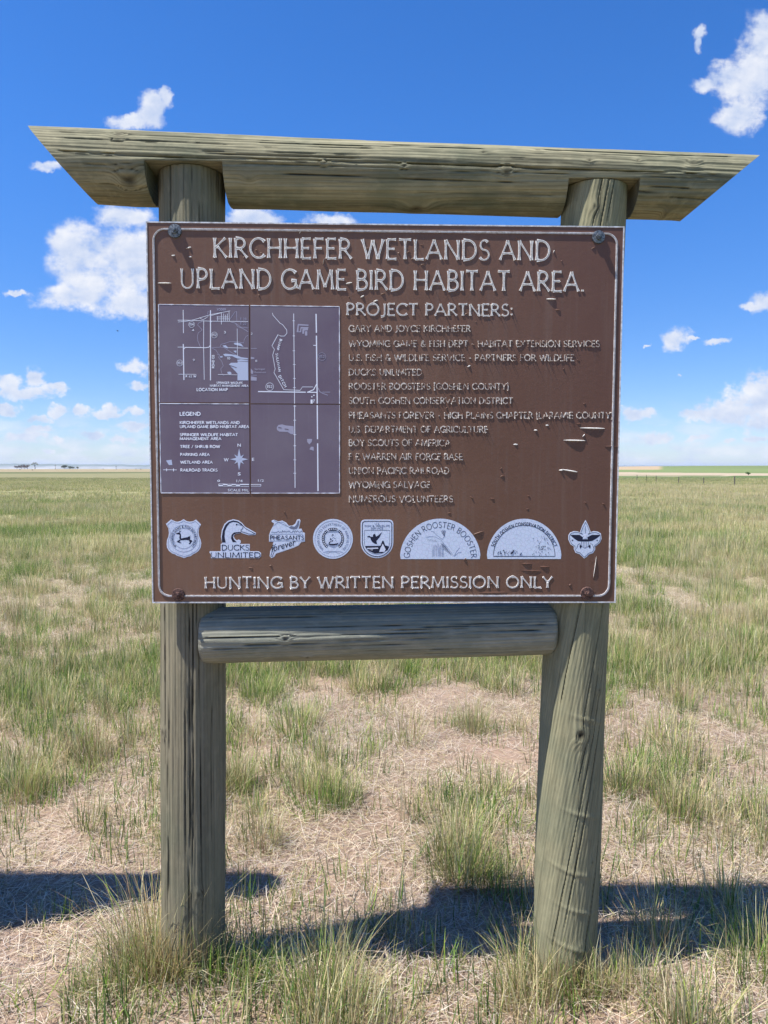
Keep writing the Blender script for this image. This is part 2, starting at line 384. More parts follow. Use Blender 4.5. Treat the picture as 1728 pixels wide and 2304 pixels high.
def set_attr(me, name, vals, kind='FLOAT'):
    a = me.attributes.new(name, kind, 'POINT'); a.data.foreach_set('vector' if kind == 'FLOAT_VECTOR' else 'value', np.asarray(vals, 'f').ravel())
def log_mesh(name, axis, length_of, centre, radius, mat, na=176, step=.008, u0=0, u1=1, knots=(), cracks=(), twist=0, seed=0,
             notches=(), shear=None, scars=(), rough=.0022):
    """a trunk along 'x' or 'z'. centre(u) -> point across, radius(u), all in metres; u runs along the axis."""
    us = list(np.arange(u0, u1, step)) + [u1]
    for a, b, zc in notches:
        us = [u for u in us if abs(u - a) > .004 and abs(u - b) > .004] + [a - .001, a + .001, b - .001, b + .001]
    us.sort()
    nu = len(us); V = np.zeros((nu, na, 3)); G = np.zeros((nu, na, 3)); K = np.zeros((nu, na)); CR = np.zeros((nu, na))
    th = np.arange(na) / na * 2 * math.pi
    for i, u in enumerate(us):
        cy, cz = centre(u); r = radius(u)
        dr = np.zeros(na)
        for j in range(0, na):
            q = (math.cos(th[j]) * 1.1, math.sin(th[j]) * 1.1, u * 1.4 + seed)
            dr[j] = noise.noise(q) * .0045 + noise.noise((q[0] * 9, q[1] * 9, u * 2.5 + seed)) * rough
        g = th * r + twist * u
        gv = g.copy()
        for ku, kt, kr, dark in knots:
            dth = (th - kt + math.pi) % (2 * math.pi) - math.pi
            q = ((u - ku) / 1.5) ** 2 + (dth * r) ** 2
            gv += kr * 1.7 * np.exp(-q / (2 * (kr * 1.35) ** 2))
            K[i] = np.maximum(K[i], dark * np.clip(1.25 - np.sqrt(((u - ku) / 1.15) ** 2 + (dth * r) ** 2) / kr, 0, 1))
            dr += .0045 * np.exp(-q / (2 * (kr * 1.2) ** 2)) - .006 * dark * np.exp(-q / (2 * (kr * .45) ** 2))
        for cu0, cu1, ct, w, depth, sd in cracks:
            if cu0 < u < cu1:
                e = min(1, (u - cu0) / .05, (cu1 - u) / .05) * (.55 + .45 * noise.noise((u * 6, sd, 1)) + .2)
                ctu = ct - twist * (u - cu0) / r + (noise.noise((u * 2.2, sd, 0)) * .05 + noise.noise((u * 14, sd, 5)) * .012) / (r / .1)
                for ku, kt, kr, dark in knots:                          # checks bend round a knot
                    dd = (ctu - kt + math.pi) % (2 * math.pi) - math.pi
                    ctu += math.copysign(1, dd) * kr / r * .9 * math.exp(-((u - ku) / (kr * 2)) ** 2 - (dd * r / (kr * 2)) ** 2)
                dth = (th - ctu + math.pi) % (2 * math.pi) - math.pi
                p = np.clip(1 - np.abs(dth * r) / (w * max(.4, e)), 0, 1) * max(0, min(1, e * 1.4))
                CR[i] = np.maximum(CR[i], p); dr -= depth * p
        for su, st, sw in scars:
            dth = (th - st + math.pi) % (2 * math.pi) - math.pi
            dr += .003 * np.exp(-((u - su - .03 * dth) / .007) ** 2) * np.exp(-(dth / sw) ** 2)
        rr = r + dr; a = np.cos(th) * rr; b = np.sin(th) * rr
        if axis == 'x': V[i, :, 0] = u; V[i, :, 1] = cy - a; V[i, :, 2] = cz + b
        else: V[i, :, 0] = cy - b; V[i, :, 1] = cz - a; V[i, :, 2] = u
        G[i, :, 0] = u; G[i, :, 1] = gv + seed; G[i, :, 2] = seed
    if shear:
        (tl, bl, tr, br, zt_l, zb_l, zt_r, zb_r), band = shear
        for i, u in enumerate(us):
            z = V[i, :, 2]
            if u < u0 + band:
                xe = bl + (tl - bl) * (z - zb_l) / (zt_l - zb_l); V[i, :, 0] = xe + (u0 + band - xe) * (u - u0) / band
            if u > u1 - band:
                xe = br + (tr - br) * (z - zb_r) / (zt_r - zb_r); V[i, :, 0] = xe + (u1 - band - xe) * (u1 - u) / band
    for a, b, zc in notches:
        for i, u in enumerate(us):
            if a < u < b: 
                low = V[i, :, 2] < zc
                V[i, low, 2] = zc; G[i, low, 1] = V[i, low, 1] * 1.7 + seed
    v = V.reshape(-1, 3); f = []
    for i in range(nu - 1):
        for j in range(na):
            k = (j + 1) % na; f.append((i * na + j, i * na + k, (i + 1) * na + k, (i + 1) * na + j))
    vl = [tuple(p) for p in v]; gl = [tuple(p) for p in G.reshape(-1, 3)]; kl = list(K.ravel()); cl = list(CR.ravel())
    for base, rev in ((0, True), ((nu - 1) * na, False)):                # end grain: rings of its own
        ring = [vl[base + j] for j in range(na)]; c = np.mean(ring, 0); prev = [base + j for j in range(na)]
        b0 = len(vl)
        for j in range(na): vl.append(ring[j]); gl.append((th[j] * .02, .11 + seed, 0)); kl.append(.25); cl.append(0)
        cur = [b0 + j for j in range(na)]
        for s_ in (.66, .33):
            nb = len(vl)
            for j in range(na):
                vl.append(tuple(c + (np.array(ring[j]) - c) * s_)); gl.append((th[j] * .02, s_ * .11 + seed, 0)); kl.append(.2); cl.append(0)
            for j in range(na):
                k = (j + 1) % na; q = (cur[j], cur[k], nb + k, nb + j); f.append(q if rev else q[::-1])
            cur = [nb + j for j in range(na)]
        vl.append(tuple(c)); gl.append((0, seed, 0)); kl.append(.3); cl.append(0)
        for j in range(na):
            k = (j + 1) % na; q = (cur[j], cur[k], len(vl) - 1); f.append(q if rev else q[::-1])
    me = bpy.data.meshes.new(name); me.from_pydata(vl, [], f)
    set_attr(me, 'grain', gl, 'FLOAT_VECTOR'); set_attr(me, 'knot', kl); set_attr(me, 'crack', cl)
    me.polygons.foreach_set('use_smooth', [True] * len(me.polygons)); me.materials.append(mat)
    me.update()
    bm = bmesh.new(); bm.from_mesh(me); bmesh.ops.recalc_face_normals(bm, faces=bm.faces)
    for e in bm.edges:
        if len(e.link_faces) == 2 and e.calc_face_angle(0) > .9: e.smooth = False
    bm.to_mesh(me); bm.free(); return me

YC = 2.548
ROOT = Vector((0, YC, 0))
sign = tag(empty('information_sign', ROOT), 'brown lettered habitat sign board on two log posts under a long mitred log beam', 'sign')
def shifted(me):
    me.transform(Matrix.Translation(-ROOT)); return me
# beam: angle th measured so that 0 faces the camera, +90 deg is the top
bl_c = lambda u: (YC + .0216 * u, 2.803 + (2.752 - 2.803) * (u + 1.1) / 2.3)
bl_r = lambda u: .1165 + (.104 - .1165) * (u + 1.1) / 2.3
def kn_beam(px, py, r, dark):
    p = at(px, py, 2.45); u = p.x; c = bl_c(u); rr = bl_r(u)
    return (u, math.asin(max(-.98, min(.98, (p.z - c[1]) / rr))), r, dark)
kb = [kn_beam(268, 306, .012, .7), kn_beam(292, 411, .022, 1.0), kn_beam(941, 466, .022, 1.0), kn_beam(909, 377, .006, 1.0), kn_beam(1140, 388, .010, 1.0),
      kn_beam(1581, 362, .012, .45), kn_beam(1213, 333, .008, .6), kn_beam(1328, 360, .006, .9), kn_beam(1440, 356, .006, .9), kn_beam(560, 405, .008, .3),
      kn_beam(1550, 472, .018, .5), kn_beam(1089, 343, .005, .9), kn_beam(730, 372, .006, .6)]
rc = random.Random(3)
cb = [(-1.15, .55, .02, .0035, .010, 1), (-.5, .62, -.12, .003, .006, 2), (.2, 1.2, .05, .003, .008, 3), (-1.1, -.2, .72, .003, .006, 4), (-.45, .35, .62, .003, .006, 5),
      (.5, 1.2, .78, .0035, .010, 6), (-1.0, -.75, -.45, .003, .006, 7), (-.35, .5, -.38, .003, .006, 8), (.83, 1.15, -.1, .003, .006, 9), (.84, 1.1, -.4, .003, .006, 12), (-1.1, -.3, .45, .003, .005, 13)]
for k in range(26):
    a = rc.uniform(-1.1, 1.0); cb.append((a, a + rc.uniform(.12, .6), rc.uniform(-.9, 1.5), .0026, .004, 20 + k))
beam = log_mesh('top_beam', 'x', None, bl_c, bl_r, M_BEAM, u0=-1.175, u1=1.258, knots=kb, cracks=cb, seed=1.3, rough=.003,
    notches=((-.765, -.518, 2.782), (.600, .832, 2.742)), shear=((-1.163, -.962, 1.262, 1.012, 2.92, 2.687, 2.852, 2.645), .33))
link('top_beam', shifted(beam), sign)
def post_cracks(seed, n):
    q = random.Random(seed); o = []
    for k in range(n):
        a = q.uniform(-.1, 2.4); o.append((a, a + q.uniform(.3, 1.3), q.uniform(-1.5, 1.5), .003, .006, seed * 40 + k))
    return o
lc = lambda u: (-.680 + .033 * u / 2.7, YC); lr = lambda u: .111 - .002 * u / 2.7
kp = [(1.62, .3, .012, .6), (.35, -.4, .008, .8), (2.5, .2, .01, .4), (.9, .9, .01, .8)]
pl = log_mesh('post', 'z', None, lc, lr, M_POSTL, u0=-.3, u1=2.779, knots=kp, cracks=post_cracks(1, 22) + [(.0, 2.3, -.12, .0027, .006, 91), (.3, 2.7, -.45, .0025, .005, 92)], seed=4.1, rough=.003)
link('post', shifted(pl), sign)['label'] = 'darker brown post on the left'
rcn = lambda u: (.650 + .058 * (max(0, u) / 2.7) ** 1.3, YC + .014); rr_ = lambda u: .1125 - .006 * u / 2.7
kp = [(.90, -.02, .015, 1.3), (.15, -.2, .008, .5), (2.65, .2, .008, .6), (1.05, -.6, .006, .6), (.45, -.55, .005, .7)]
pr = log_mesh('post', 'z', None, rcn, rr_, M_POSTR, na=256, step=.006, u0=-.3, u1=2.739, knots=kp, cracks=post_cracks(2, 14) + [(.0, 1.3, -.15, .004, .008, 93), (.2, 1.5, .35, .0035, .007, 94)], seed=7.7, twist=.16,
              scars=[(.62, -.2, .6), (.42, .1, .7), (.28, -.2, .7), (.95, -.3, .5), (.15, 0, .7)], rough=.0018)
link('post', shifted(pr), sign)['label'] = 'greenish grey post on the right with spiral grain'
rl_c = lambda u: (2.509 + (2.556 - 2.509) * (u + .62) / 1.2, 1.229 + .018 * (u + .62) / 1.2); rl_r = lambda u: .0945 - .003 * (u + .62) / 1.2 - (.012 * max(0, 1 - min(u + .618, .589 - u) / .012) ** 2)
def kn_rail(px, py, r, dark):
    p = at(px, py, 2.46); c = rl_c(p.x); return (p.x, math.asin(max(-.98, min(.98, (p.z - c[1]) / .095))), r, dark)
kr_ = [kn_rail(645, 1433, .009, 1.0), kn_rail(692, 1479, .007, .8), kn_rail(768, 1379, .004, .8), kn_rail(476, 1389, .004, .8), kn_rail(823, 1377, .003, .8)]
cr_ = [(-.62, .55, .12, .003, .007, 61), (-.2, .55, -.1, .003, .006, 62), (-.6, .1, -.3, .0025, .005, 63), (.1, .58, .35, .0025, .005, 64)] + [(a, a + .4, random.Random(int(a * 99) + 5).uniform(-1, 1), .0025, .004, 70 + a) for a in (-.5, -.3, -.1, .1, .2, -.6, 0)]
rl = log_mesh('cross_rail', 'x', None, rl_c, rl_r, M_RAIL, na=150, u0=-.618, u1=.589, knots=kr_, cracks=cr_, seed=11.0, rough=.002)
link('cross_rail', shifted(rl), sign)

# board
mb = MB()
def slab(mb, u0, u1, v0, v1, h0, h1):
    p = [SP(u, v, h) for h in (h0, h1) for u, v in ((u0, v0), (u1, v0), (u1, v1), (u0, v1))]
    mb.add(p, [(0, 3, 2, 1), (4, 5, 6, 7), (0, 1, 5, 4), (1, 2, 6, 5), (2, 3, 7, 6), (3, 0, 4, 7)])
slab(mb, -SW / 2, SW / 2, -SH / 2, SH / 2, -.012, 0)
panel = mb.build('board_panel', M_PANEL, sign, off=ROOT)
# thin metal edge all round (four mitred strips)
mb = MB(); e = .004
for (a, b, c_, d) in ((-SW/2 - e, SW/2 + e, SH/2, SH/2 + e), (-SW/2 - e, SW/2 + e, -SH/2 - e, -SH/2), (-SW/2 - e, -SW/2, -SH/2, SH/2), (SW/2, SW/2 + e, -SH/2, SH/2)):
    slab(mb, a, b, c_, d, -.014, .0015)
mb.build('metal_edge', M_BORDER, panel, off=ROOT)

def ribbon(mb, pts, w, h0, h1, closed=False, flare=0.0, col=None, wob=0.0, fend=.0):
    """a raised strip along pts (board coordinates) of half width w"""
    P = [Vector(p) for p in pts]; n = len(P)
    if n < 2: return
    acc = [0.0]
    for i in range(1, n): acc.append(acc[-1] + (P[i] - P[i - 1]).length)
    tot = acc[-1]; T = []; B = []
    Lr = []
    for i in range(n):
        if closed: a = P[i - 1]; b = P[(i + 1) % n]
        else: a = P[max(0, i - 1)]; b = P[min(n - 1, i + 1)]
        d = (b - a)
        if d.length < 1e-9: d = Vector((1, 0))
        d.normalize(); nn = Vector((-d.y, d.x))
        k = 1.0
        if flare and not closed:
            k += flare * min(1, tot / (fend * 4)) * (math.exp(-(acc[i] / fend) ** 2) + math.exp(-((tot - acc[i]) / fend) ** 2))
        if not closed and 0 < i < n - 1:
            d1 = (P[i] - P[i-1]).normalized(); d2 = (P[i+1] - P[i]).normalized(); cs = max(.5, math.sqrt(max(0, (1 + d1.dot(d2)) / 2))); k /= cs
        k *= 1 + (random.uniform(-wob, wob) if wob else 0)
        Lr.append((P[i] + nn * w * k, P[i] - nn * w * k))
    vs = []; fs = []
    for l, r in Lr: vs += [SP(l.x, l.y, h1), SP(r.x, r.y, h1), SP(l.x, l.y, h0), SP(r.x, r.y, h0)]
    m = n if closed else n - 1
    for i in range(m):
        a = i * 4; b = ((i + 1) % n) * 4
        fs += [(a, a + 1, b + 1, b), (a, b, b + 2, a + 2), (a + 1, a + 3, b + 3, b + 1)]
    if not closed: fs += [(0, 2, 3, 1), ((n - 1) * 4, (n - 1) * 4 + 1, (n - 1) * 4 + 3, (n - 1) * 4 + 2)]
    mb.add(vs, fs, col)
def poly(mb, pts, h0, h1):
    n = len(pts); vs = [SP(x, y, h1) for x, y in pts] + [SP(x, y, h0) for x, y in pts]
    ar = sum(pts[i][0] * pts[(i + 1) % n][1] - pts[(i + 1) % n][0] * pts[i][1] for i in range(n))
    top = tuple(range(n)) if ar > 0 else tuple(range(n))[::-1]
    fs = [top] + [(i, i + n, (i + 1) % n + n, (i + 1) % n) for i in range(n)]
    mb.add(vs, fs)
def dense(pts, step):
    o = []
    for i in range(len(pts) - 1):
        a = Vector(pts[i]); b = Vector(pts[i + 1]); k = max(1, int((b - a).length / step))
        o += [tuple(a + (b - a) * j / k) for j in range(k)]
    return o + [tuple(pts[-1])]
def rounded(u0, u1, v0, v1, r, n=8):
    o = []
    for cx, cy, a0 in ((u1 - r, v1 - r, 0), (u0 + r, v1 - r, 90), (u0 + r, v0 + r, 180), (u1 - r, v0 + r, 270)):
        for k in range(n + 1):
            a = R(a0 + 90 * k / n); o.append((cx + r * math.cos(a), cy + r * math.sin(a)))
    return o
# raised border line
mb = MB(); ins = .0195
q = rounded(-SW/2 + ins, SW/2 - ins, -SH/2 + ins, SH/2 - ins, .036)
ribbon(mb, dense(q + [q[0]], .012), .0028, 0, .0030, wob=.08)
mb.build('border_line', M_BORDER, panel, off=ROOT)
mb = MB(); ribbon(mb, dense(q + [q[0]], .02), .0011, .0030, .0034, wob=.5)
mb.build('border_groove', M_CORE, panel, off=ROOT)

# ---- flared capitals as strokes (x right, y up, cap height 1)
def arc(cx, cy, rx, ry, a0, a1, n=10): return [(cx + rx * math.cos(R(a0 + (a1 - a0) * k / n)), cy + ry * math.sin(R(a0 + (a1 - a0) * k / n))) for k in range(n + 1)]
GL = {
 'A': (.78, [[(0, 0), (.39, 1)], [(.39, 1), (.78, 0)], [(.14, .34), (.64, .34)]]),
 'B': (.56, [[(.06, 0), (.06, 1)], [(.06, 1)] + arc(.26, .765, .22, .235, 90, -90) + [(.06, .53)], [(.06, .53)] + arc(.28, .265, .27, .265, 90, -90) + [(.06, 0)]]),
 'C': (.74, [arc(.44, .5, .42, .5, 42, 318, 16)]),
 'D': (.72, [[(.06, 0), (.06, 1)], [(.06, 1)] + arc(.26, .5, .44, .5, 90, -90, 14) + [(.06, 0)]]),
 'E': (.5, [[(.06, 0), (.06, 1)], [(.06, 1), (.5, 1)], [(.06, .52), (.42, .52)], [(.06, 0), (.52, 0)]]),
 'F': (.48, [[(.06, 0), (.06, 1)], [(.06, 1), (.5, 1)], [(.06, .52), (.42, .52)]]),
 'G': (.76, [arc(.44, .5, .42, .5, 42, 330, 16), [(.76, .05), (.76, .44), (.52, .44)]]),
 'H': (.7, [[(.06, 0), (.06, 1)], [(.66, 0), (.66, 1)], [(.06, .52), (.66, .52)]]),
 'I': (.12, [[(.06, 0), (.06, 1)]]),
 'J': (.32, [[(.26, 1), (.26, .1), (.18, -.08), (0, -.12)]]),
 'K': (.64, [[(.06, 0), (.06, 1)], [(.6, 1), (.08, .5)], [(.2, .58), (.66, 0)]]),
 'L': (.48, [[(.06, 1), (.06, 0)], [(.06, 0), (.5, 0)]]),
 'M': (.9, [[(.04, 0), (.12, 1)], [(.12, 1), (.45, .12)], [(.45, .12), (.78, 1)], [(.78, 1), (.86, 0)]]),
 'N': (.76, [[(.06, 0), (.06, 1)], [(.06, 1), (.7, 0)], [(.7, 0), (.7, 1)]]),
 'O': (.86, [arc(.43, .5, .41, .5, 90, 450, 22)]),
 'P': (.54, [[(.06, 0), (.06, 1)], [(.06, 1)] + arc(.26, .73, .26, .27, 90, -90) + [(.06, .46)]]),
 'Q': (.86, [arc(.43, .5, .41, .5, 90, 450, 22), [(.5, .2), (.86, -.15)]]),
 'R': (.62, [[(.06, 0), (.06, 1)], [(.06, 1)] + arc(.26, .74, .25, .26, 90, -90) + [(.06, .48)], [(.26, .48), (.64, 0)]]),
 'S': (.5, [arc(.27, .75, .21, .25, 40, 270, 9)[:-1] + arc(.25, .25, .25, .26, 90, -150, 11)]),
 'T': (.62, [[(.31, 0), (.31, 1)], [(0, 1), (.62, 1)]]),
 'U': (.7, [[(.06, 1), (.06, .35)] + arc(.35, .33, .29, .33, 180, 360, 10) + [(.64, 1)]]),
 'V': (.74, [[(0, 1), (.37, 0)], [(.37, 0), (.74, 1)]]),
 'W': (1.08, [[(0, 1), (.28, 0)], [(.28, 0), (.54, .95)], [(.54, .95), (.8, 0)], [(.8, 0), (1.08, 1)]]),
 'X': (.66, [[(0, 1), (.66, 0)], [(.66, 1), (0, 0)]]),
 'Y': (.66, [[(0, 1), (.33, .5)], [(.66, 1), (.33, .5)], [(.33, .5), (.33, 0)]]),
 'Z': (.6, [[(0, 1), (.58, 1)], [(.58, 1), (0, 0)], [(0, 0), (.6, 0)]]),
 '&': (.72, [[(.7, 0), (.2, .68), (.2, .88), (.34, 1), (.46, .86), (.4, .7), (.12, .45), (.04, .25), (.2, 0), (.42, .02), (.66, .42)]]),
 '0': (.5, [arc(.25, .5, .22, .5, 90, 450, 18)]), '1': (.22, [[(.02, .85), (.14, 1), (.14, 0)]]),
 '2': (.5, [arc(.25, .74, .22, .26, 160, -40, 8) + [(.02, 0), (.5, 0)]]), '3': (.46, [arc(.22, .76, .2, .24, 150, -80, 8), arc(.22, .26, .24, .26, 80, -150, 8)]),
 '4': (.52, [[(.38, 0), (.38, 1), (0, .3), (.52, .3)]]), '5': (.46, [[(.44, 1), (.08, 1), (.06, .58)] + arc(.2, .32, .24, .3, 100, -140, 8)]),
 '6': (.5, [[(.42, 1), (.1, .5)] + arc(.26, .28, .22, .28, 150, 510, 12)]), '9': (.5, [arc(.24, .7, .22, .28, -30, 330, 12) + [(.12, 0)]]),
 '-': (.36, [[(.03, .42), (.33, .42)]]), '.': (.12, [[(.06, 0), (.06, .09)]]), ',': (.12, [[(.08, .08), (.03, -.12)]]), "'": (.1, [[(.05, 1), (.05, .8)]]),
 ':': (.14, [[(.07, .08), (.07, .2)], [(.07, .58), (.07, .7)]]), '/': (.4, [[(0, -.05), (.4, 1.05)]]),
 '[': (.2, [[(.2, 1.06), (.06, 1.06), (.06, -.1), (.2, -.1)]]), ']': (.2, [[(0, 1.06), (.14, 1.06), (.14, -.1), (0, -.1)]]), ' ': (.34, []),
}
def layout(txt, gap=.16, space=.42):
    x = 0; o = []
    for ch in txt:
        w, st = GL[ch]
        if ch == ' ': x += space; continue
        o.append((ch, x, st)); x += w + gap
    return o, x - gap
def raised(txt, p0, p1, cap, w, h, mat=None, core=True, flare=.9, each=True, curls=.3, wob=0.0, name='letter', drop=0.0, label=None):
    """text between two baseline pixels; cap = capital height in photo pixels"""
    a = Vector(S(*p0)); b = Vector(S(*p1)); lay, tot = layout(txt)
    top = Vector(S(p0[0], p0[1] - cap)); ch = (top - a).length; ex = (b - a) / tot; ey = Vector((-(b - a).normalized().y, (b - a).normalized().x)) * ch
    mb = MB(); mc = MB(); z = 0
    def flush():
        nonlocal mb, mc
        o = mb.build(name, mat or M_PEEL, panel, off=ROOT)
        if label: o['label'] = label
        if mc.v:
            # the worn face of the letter lives in the same mesh with its own material
            me = o.data; me.materials.append(M_CORE); bm = bmesh.new(); bm.from_mesh(me); vs = [bm.verts.new(Vector(v) - ROOT) for v in mc.v]
            for f in mc.f:
                g = bm.faces.new([vs[i] for i in f]); g.material_index = 1
            bm.to_mesh(me); bm.free()
        mb = MB(); mc = MB()
    for c_, x, st in lay:
        for k, s in enumerate(st):
            pts = [tuple(a + ex * (x + px) + ey * py) for px, py in s]
            if drop and random.random() < drop and len(pts) == 2:
                f = random.uniform(.25, .45); pa, pb = Vector(pts[0]), Vector(pts[1]); pts = [tuple(pa), tuple(pa + (pb - pa) * (1 - f))]
            dp = dense(pts, ch * .12); hz = h + k * .00007 + random.uniform(0, .00003)
            wk = w * (1.12 if abs(s[0][0] - s[-1][0]) < .3 else .85)
            if core:
                ribbon(mb, dp, wk, 0, hz, flare=flare, fend=ch * .13, wob=wob)
                ribbon(mc, dp, wk * .30, hz, hz + .00025, flare=flare * .6, fend=ch * .12, wob=.25)
            else: ribbon(mb, dp, wk, 0, hz, flare=flare, fend=ch * .13, wob=wob)
            for q_ in (pts[0], pts[-1]):
                if random.random() < curls:
                    u, v = q_; l = random.uniform(.004, .011) * (1.0 if ch > .03 else .8); d = random.uniform(-.003, .002); ww = .0011
                    vs = [SP(u - ww, v, hz), SP(u + ww, v, hz), SP(u + d, v - .003, hz + l), SP(u, v - .002, hz)]
                    mb.add(vs, [(0, 1, 2), (0, 2, 3), (1, 3, 2)])
        if each: flush()
    if not each: flush()
raised('KIRCHHEFER WETLANDS AND', (481, 579.5), (1236, 586), 44, .0028, .0021, curls=.2)
raised('UPLAND GAME BIRD HABITAT AREA.', (407, 648.5), (1313, 656), 44, .0028, .0021, curls=.2)
raised('PROJECT PARTNERS:', (780, 709), (1153, 711), 26, .0021, .0018, wob=.12)
raised('HUNTING BY WRITTEN PERMISSION ONLY', (461, 1323.5), (1242, 1322), 25, .0021, .0018, wob=.08)
LINES = [('GARY AND JOYCE KIRCHHEFER', 1058, 746), ('WYOMING GAME & FISH DEPT - HABITAT EXTENSION SERVICES', 1348, 780), ('U.S. FISH & WILDLIFE SERVICE - PARTNERS FOR WILDLIFE', 1291, 811.5),
 ('DUCKS UNLIMITED', 949, 844), ('ROOSTER BOOSTERS [GOSHEN COUNTY]', 1144, 876), ('SOUTH GOSHEN CONSERVATION DISTRICT', 1153, 908), ('PHEASANTS FOREVER - HIGH PLAINS CHAPTER [LARAMIE COUNTY]', 1378, 941),
 ('U.S. DEPARTMENT OF AGRICULTURE', 1097, 972.5), ('BOY SCOUTS OF AMERICA', 1012.6, 1002.8), ('F E WARREN AIR FORCE BASE', 1040.5, 1034), ('UNION PACIFIC RAILROAD', 1010, 1065.5), ('WYOMING SALVAGE', 968, 1097), ('NUMEROUS VOLUNTEERS', 1018.6, 1129)]
for txt, x1, y in LINES:
    raised(txt, (785, y), (x1, y + .3), 13.6, .00125, .0019, mat=M_PEEL2, core=False, each=False, name='lettering', curls=.34, wob=.5, flare=.5, drop=.26)

# ---- the map, four sheets
def Mq(zx, zy): return S(340 + zx / 6.9125, 670 + zy / 6.9125)
def Lq(zx, zy): return S(340 + zx / 6.9125, 900 + zy / 6.9125)
def Rq(zx, zy): return S(560 + zx / 4.809, 670 + zy / 4.809)
sheets = [[(357, 685), (560, 687.5), (560.5, 905.5), (358.8, 905)], [(563.5, 687.5), (763.5, 690), (764, 908.5), (564, 907.5)],
          [(359, 908), (560.5, 909), (562, 1109.5), (362.5, 1109)], [(564, 910), (764, 911), (764, 1109.5), (565, 1109.5)]]
SHEETS = []
for i, sh in enumerate(sheets):
    q = [S(*p) for p in sh]; mb = MB(); poly(mb, q, 0, .0012); o = mb.build('map_sheet', M_MAP, sign, off=ROOT); SHEETS.append(o)
    mb = MB()
    # pale worn outer edges
    ed = {0: [(3, 0), (0, 1)], 1: [(0, 1), (1, 2)], 2: [(3, 0), (0, 1), (2, 3)], 3: [(1, 2), (2, 3)]}[i]
    for a, b in ed: ribbon(mb, dense([q[a], q[b]], .01), .0009, 0, .0017, wob=.6)
    mb.build('worn_edge', M_LINE, o, off=ROOT)
S0, S1, S2, S3 = SHEETS
HP = .0014                     # height of printing above the board face (sheet face is at .0012)
def lines(parent, conv, items, mat, name='map_line', h=HP, base=.0012):
    for k, (w, pts) in enumerate(items):
        mb = MB(); ribbon(mb, [conv(*p) for p in pts], w * .62, base, h + k * .00001); mb.build(name, mat, parent, off=ROOT)
mm = .001
lines(S0, Mq, [(2.4*mm, [(925, 195), (925, 1285)]), (2.4*mm, [(502, 720), (512, 1280)]), (1.6*mm, [(500, 190), (505, 550)]), (1.2*mm, [(415, 350), (560, 350), (925, 365), (1510, 370)]),
  (1.8*mm, [(540, 772), (850, 778), (900, 770), (925, 735)]), (1.8*mm, [(510, 800), (530, 775), (560, 772)]), (1.2*mm, [(415, 768), (520, 768)]), (1.3*mm, [(820, 360), (818, 770), (828, 1275)]),
  (1.1*mm, [(420, 378), (540, 368), (660, 345), (920, 265), (1230, 205)]), (1.1*mm, [(935, 278), (1100, 232)]), (1.0*mm, [(760, 318), (810, 345), (890, 292)]), (1.2*mm, [(1095, 232), (1095, 415)]),
  (1.1*mm, [(1130, 245), (1130, 362)]), (1.1*mm, [(1160, 265), (1160, 362)]), (1.1*mm, [(1188, 250), (1188, 362)]), (1.1*mm, [(1213, 210), (1218, 362)]), (1.0*mm, [(1036, 290), (1036, 362)]),
  (1.0*mm, [(1020, 330), (1215, 330)]), (1.0*mm, [(1020, 300), (1200, 300)]), (1.1*mm, [(1340, 480), (1345, 900)]), (1.1*mm, [(1200, 778), (1510, 785)]), (1.0*mm, [(430, 1190), (705, 1192)]), (1.0*mm, [(1040, 1195), (1340, 1200)]),
  (1.3*mm, [(925, 385), (945, 365)])], M_LINE)
lines(S0, Mq, [(1.0*mm, [(800, 372), (740, 392), (725, 425), (765, 465), (795, 500), (770, 522), (735, 545), (722, 600), (728, 670), (770, 770)]), (1.0*mm, [(890, 205), (880, 260)]),
  (1.0*mm, [(940, 778), (1075, 768), (1090, 725), (1135, 715), (1220, 685), (1330, 682), (1440, 705), (1450, 650), (1480, 600), (1510, 585)]),
  (1.1*mm, [(1080, 768), (1130, 775), (1250, 850), (1345, 905)]), (1.0*mm, [(950, 785), (1010, 815), (1045, 870), (1035, 885), (1070, 890), (1050, 925), (1100, 990), (1125, 1060), (1085, 1105), (1100, 1180), (1135, 1215)]),
  (1.3*mm, [(1240, 380), (1310, 395), (1350, 450), (1430, 480), (1510, 530)]), (1.0*mm, [(1320, 400), (1400, 460), (1510, 470)]), (1.0*mm, [(1220, 345), (1310, 215), (1330, 210), (1335, 360)])], M_LINE2)
mb = MB()
for pts in ([(1345, 1285), (1345, 1180), (1290, 1120), (1210, 1040), (1245, 1012), (1345, 1012), (1350, 990), (1508, 1000), (1512, 1285)],
            [(1120, 880), (1160, 870), (1240, 880), (1330, 895), (1400, 925), (1508, 940), (1508, 960), (1340, 945), (1260, 908), (1150, 912)],
            [(1285, 705), (1340, 698), (1400, 715), (1440, 765), (1380, 748), (1300, 728)], [(1110, 745), (1160, 738), (1200, 775), (1190, 790), (1140, 772)],
            [(1185, 1155), (1230, 1150), (1255, 1175), (1230, 1195), (1195, 1185)], [(1280, 825), (1330, 822), (1325, 860), (1300, 845)], [(1070, 912), (1115, 905), (1110, 930), (1080, 930)], [(1340, 965), (1400, 955), (1508, 972), (1508, 990), (1345, 985)]):
    mb = MB(); poly(mb, [Mq(*p) for p in pts], .0012, HP + .00012); mb.build('map_lake', M_LAKE, S0, off=ROOT)
lines(S0, Mq, [(1.6*mm, [(1215, 1048), (1330, 1088)])], M_MAP, h=HP + .0004)
def ring(conv, cx, cy, r, n=22): return [conv(cx + r * math.cos(2 * math.pi * k / n), cy + r * math.sin(2 * math.pi * k / n)) for k in range(n)]
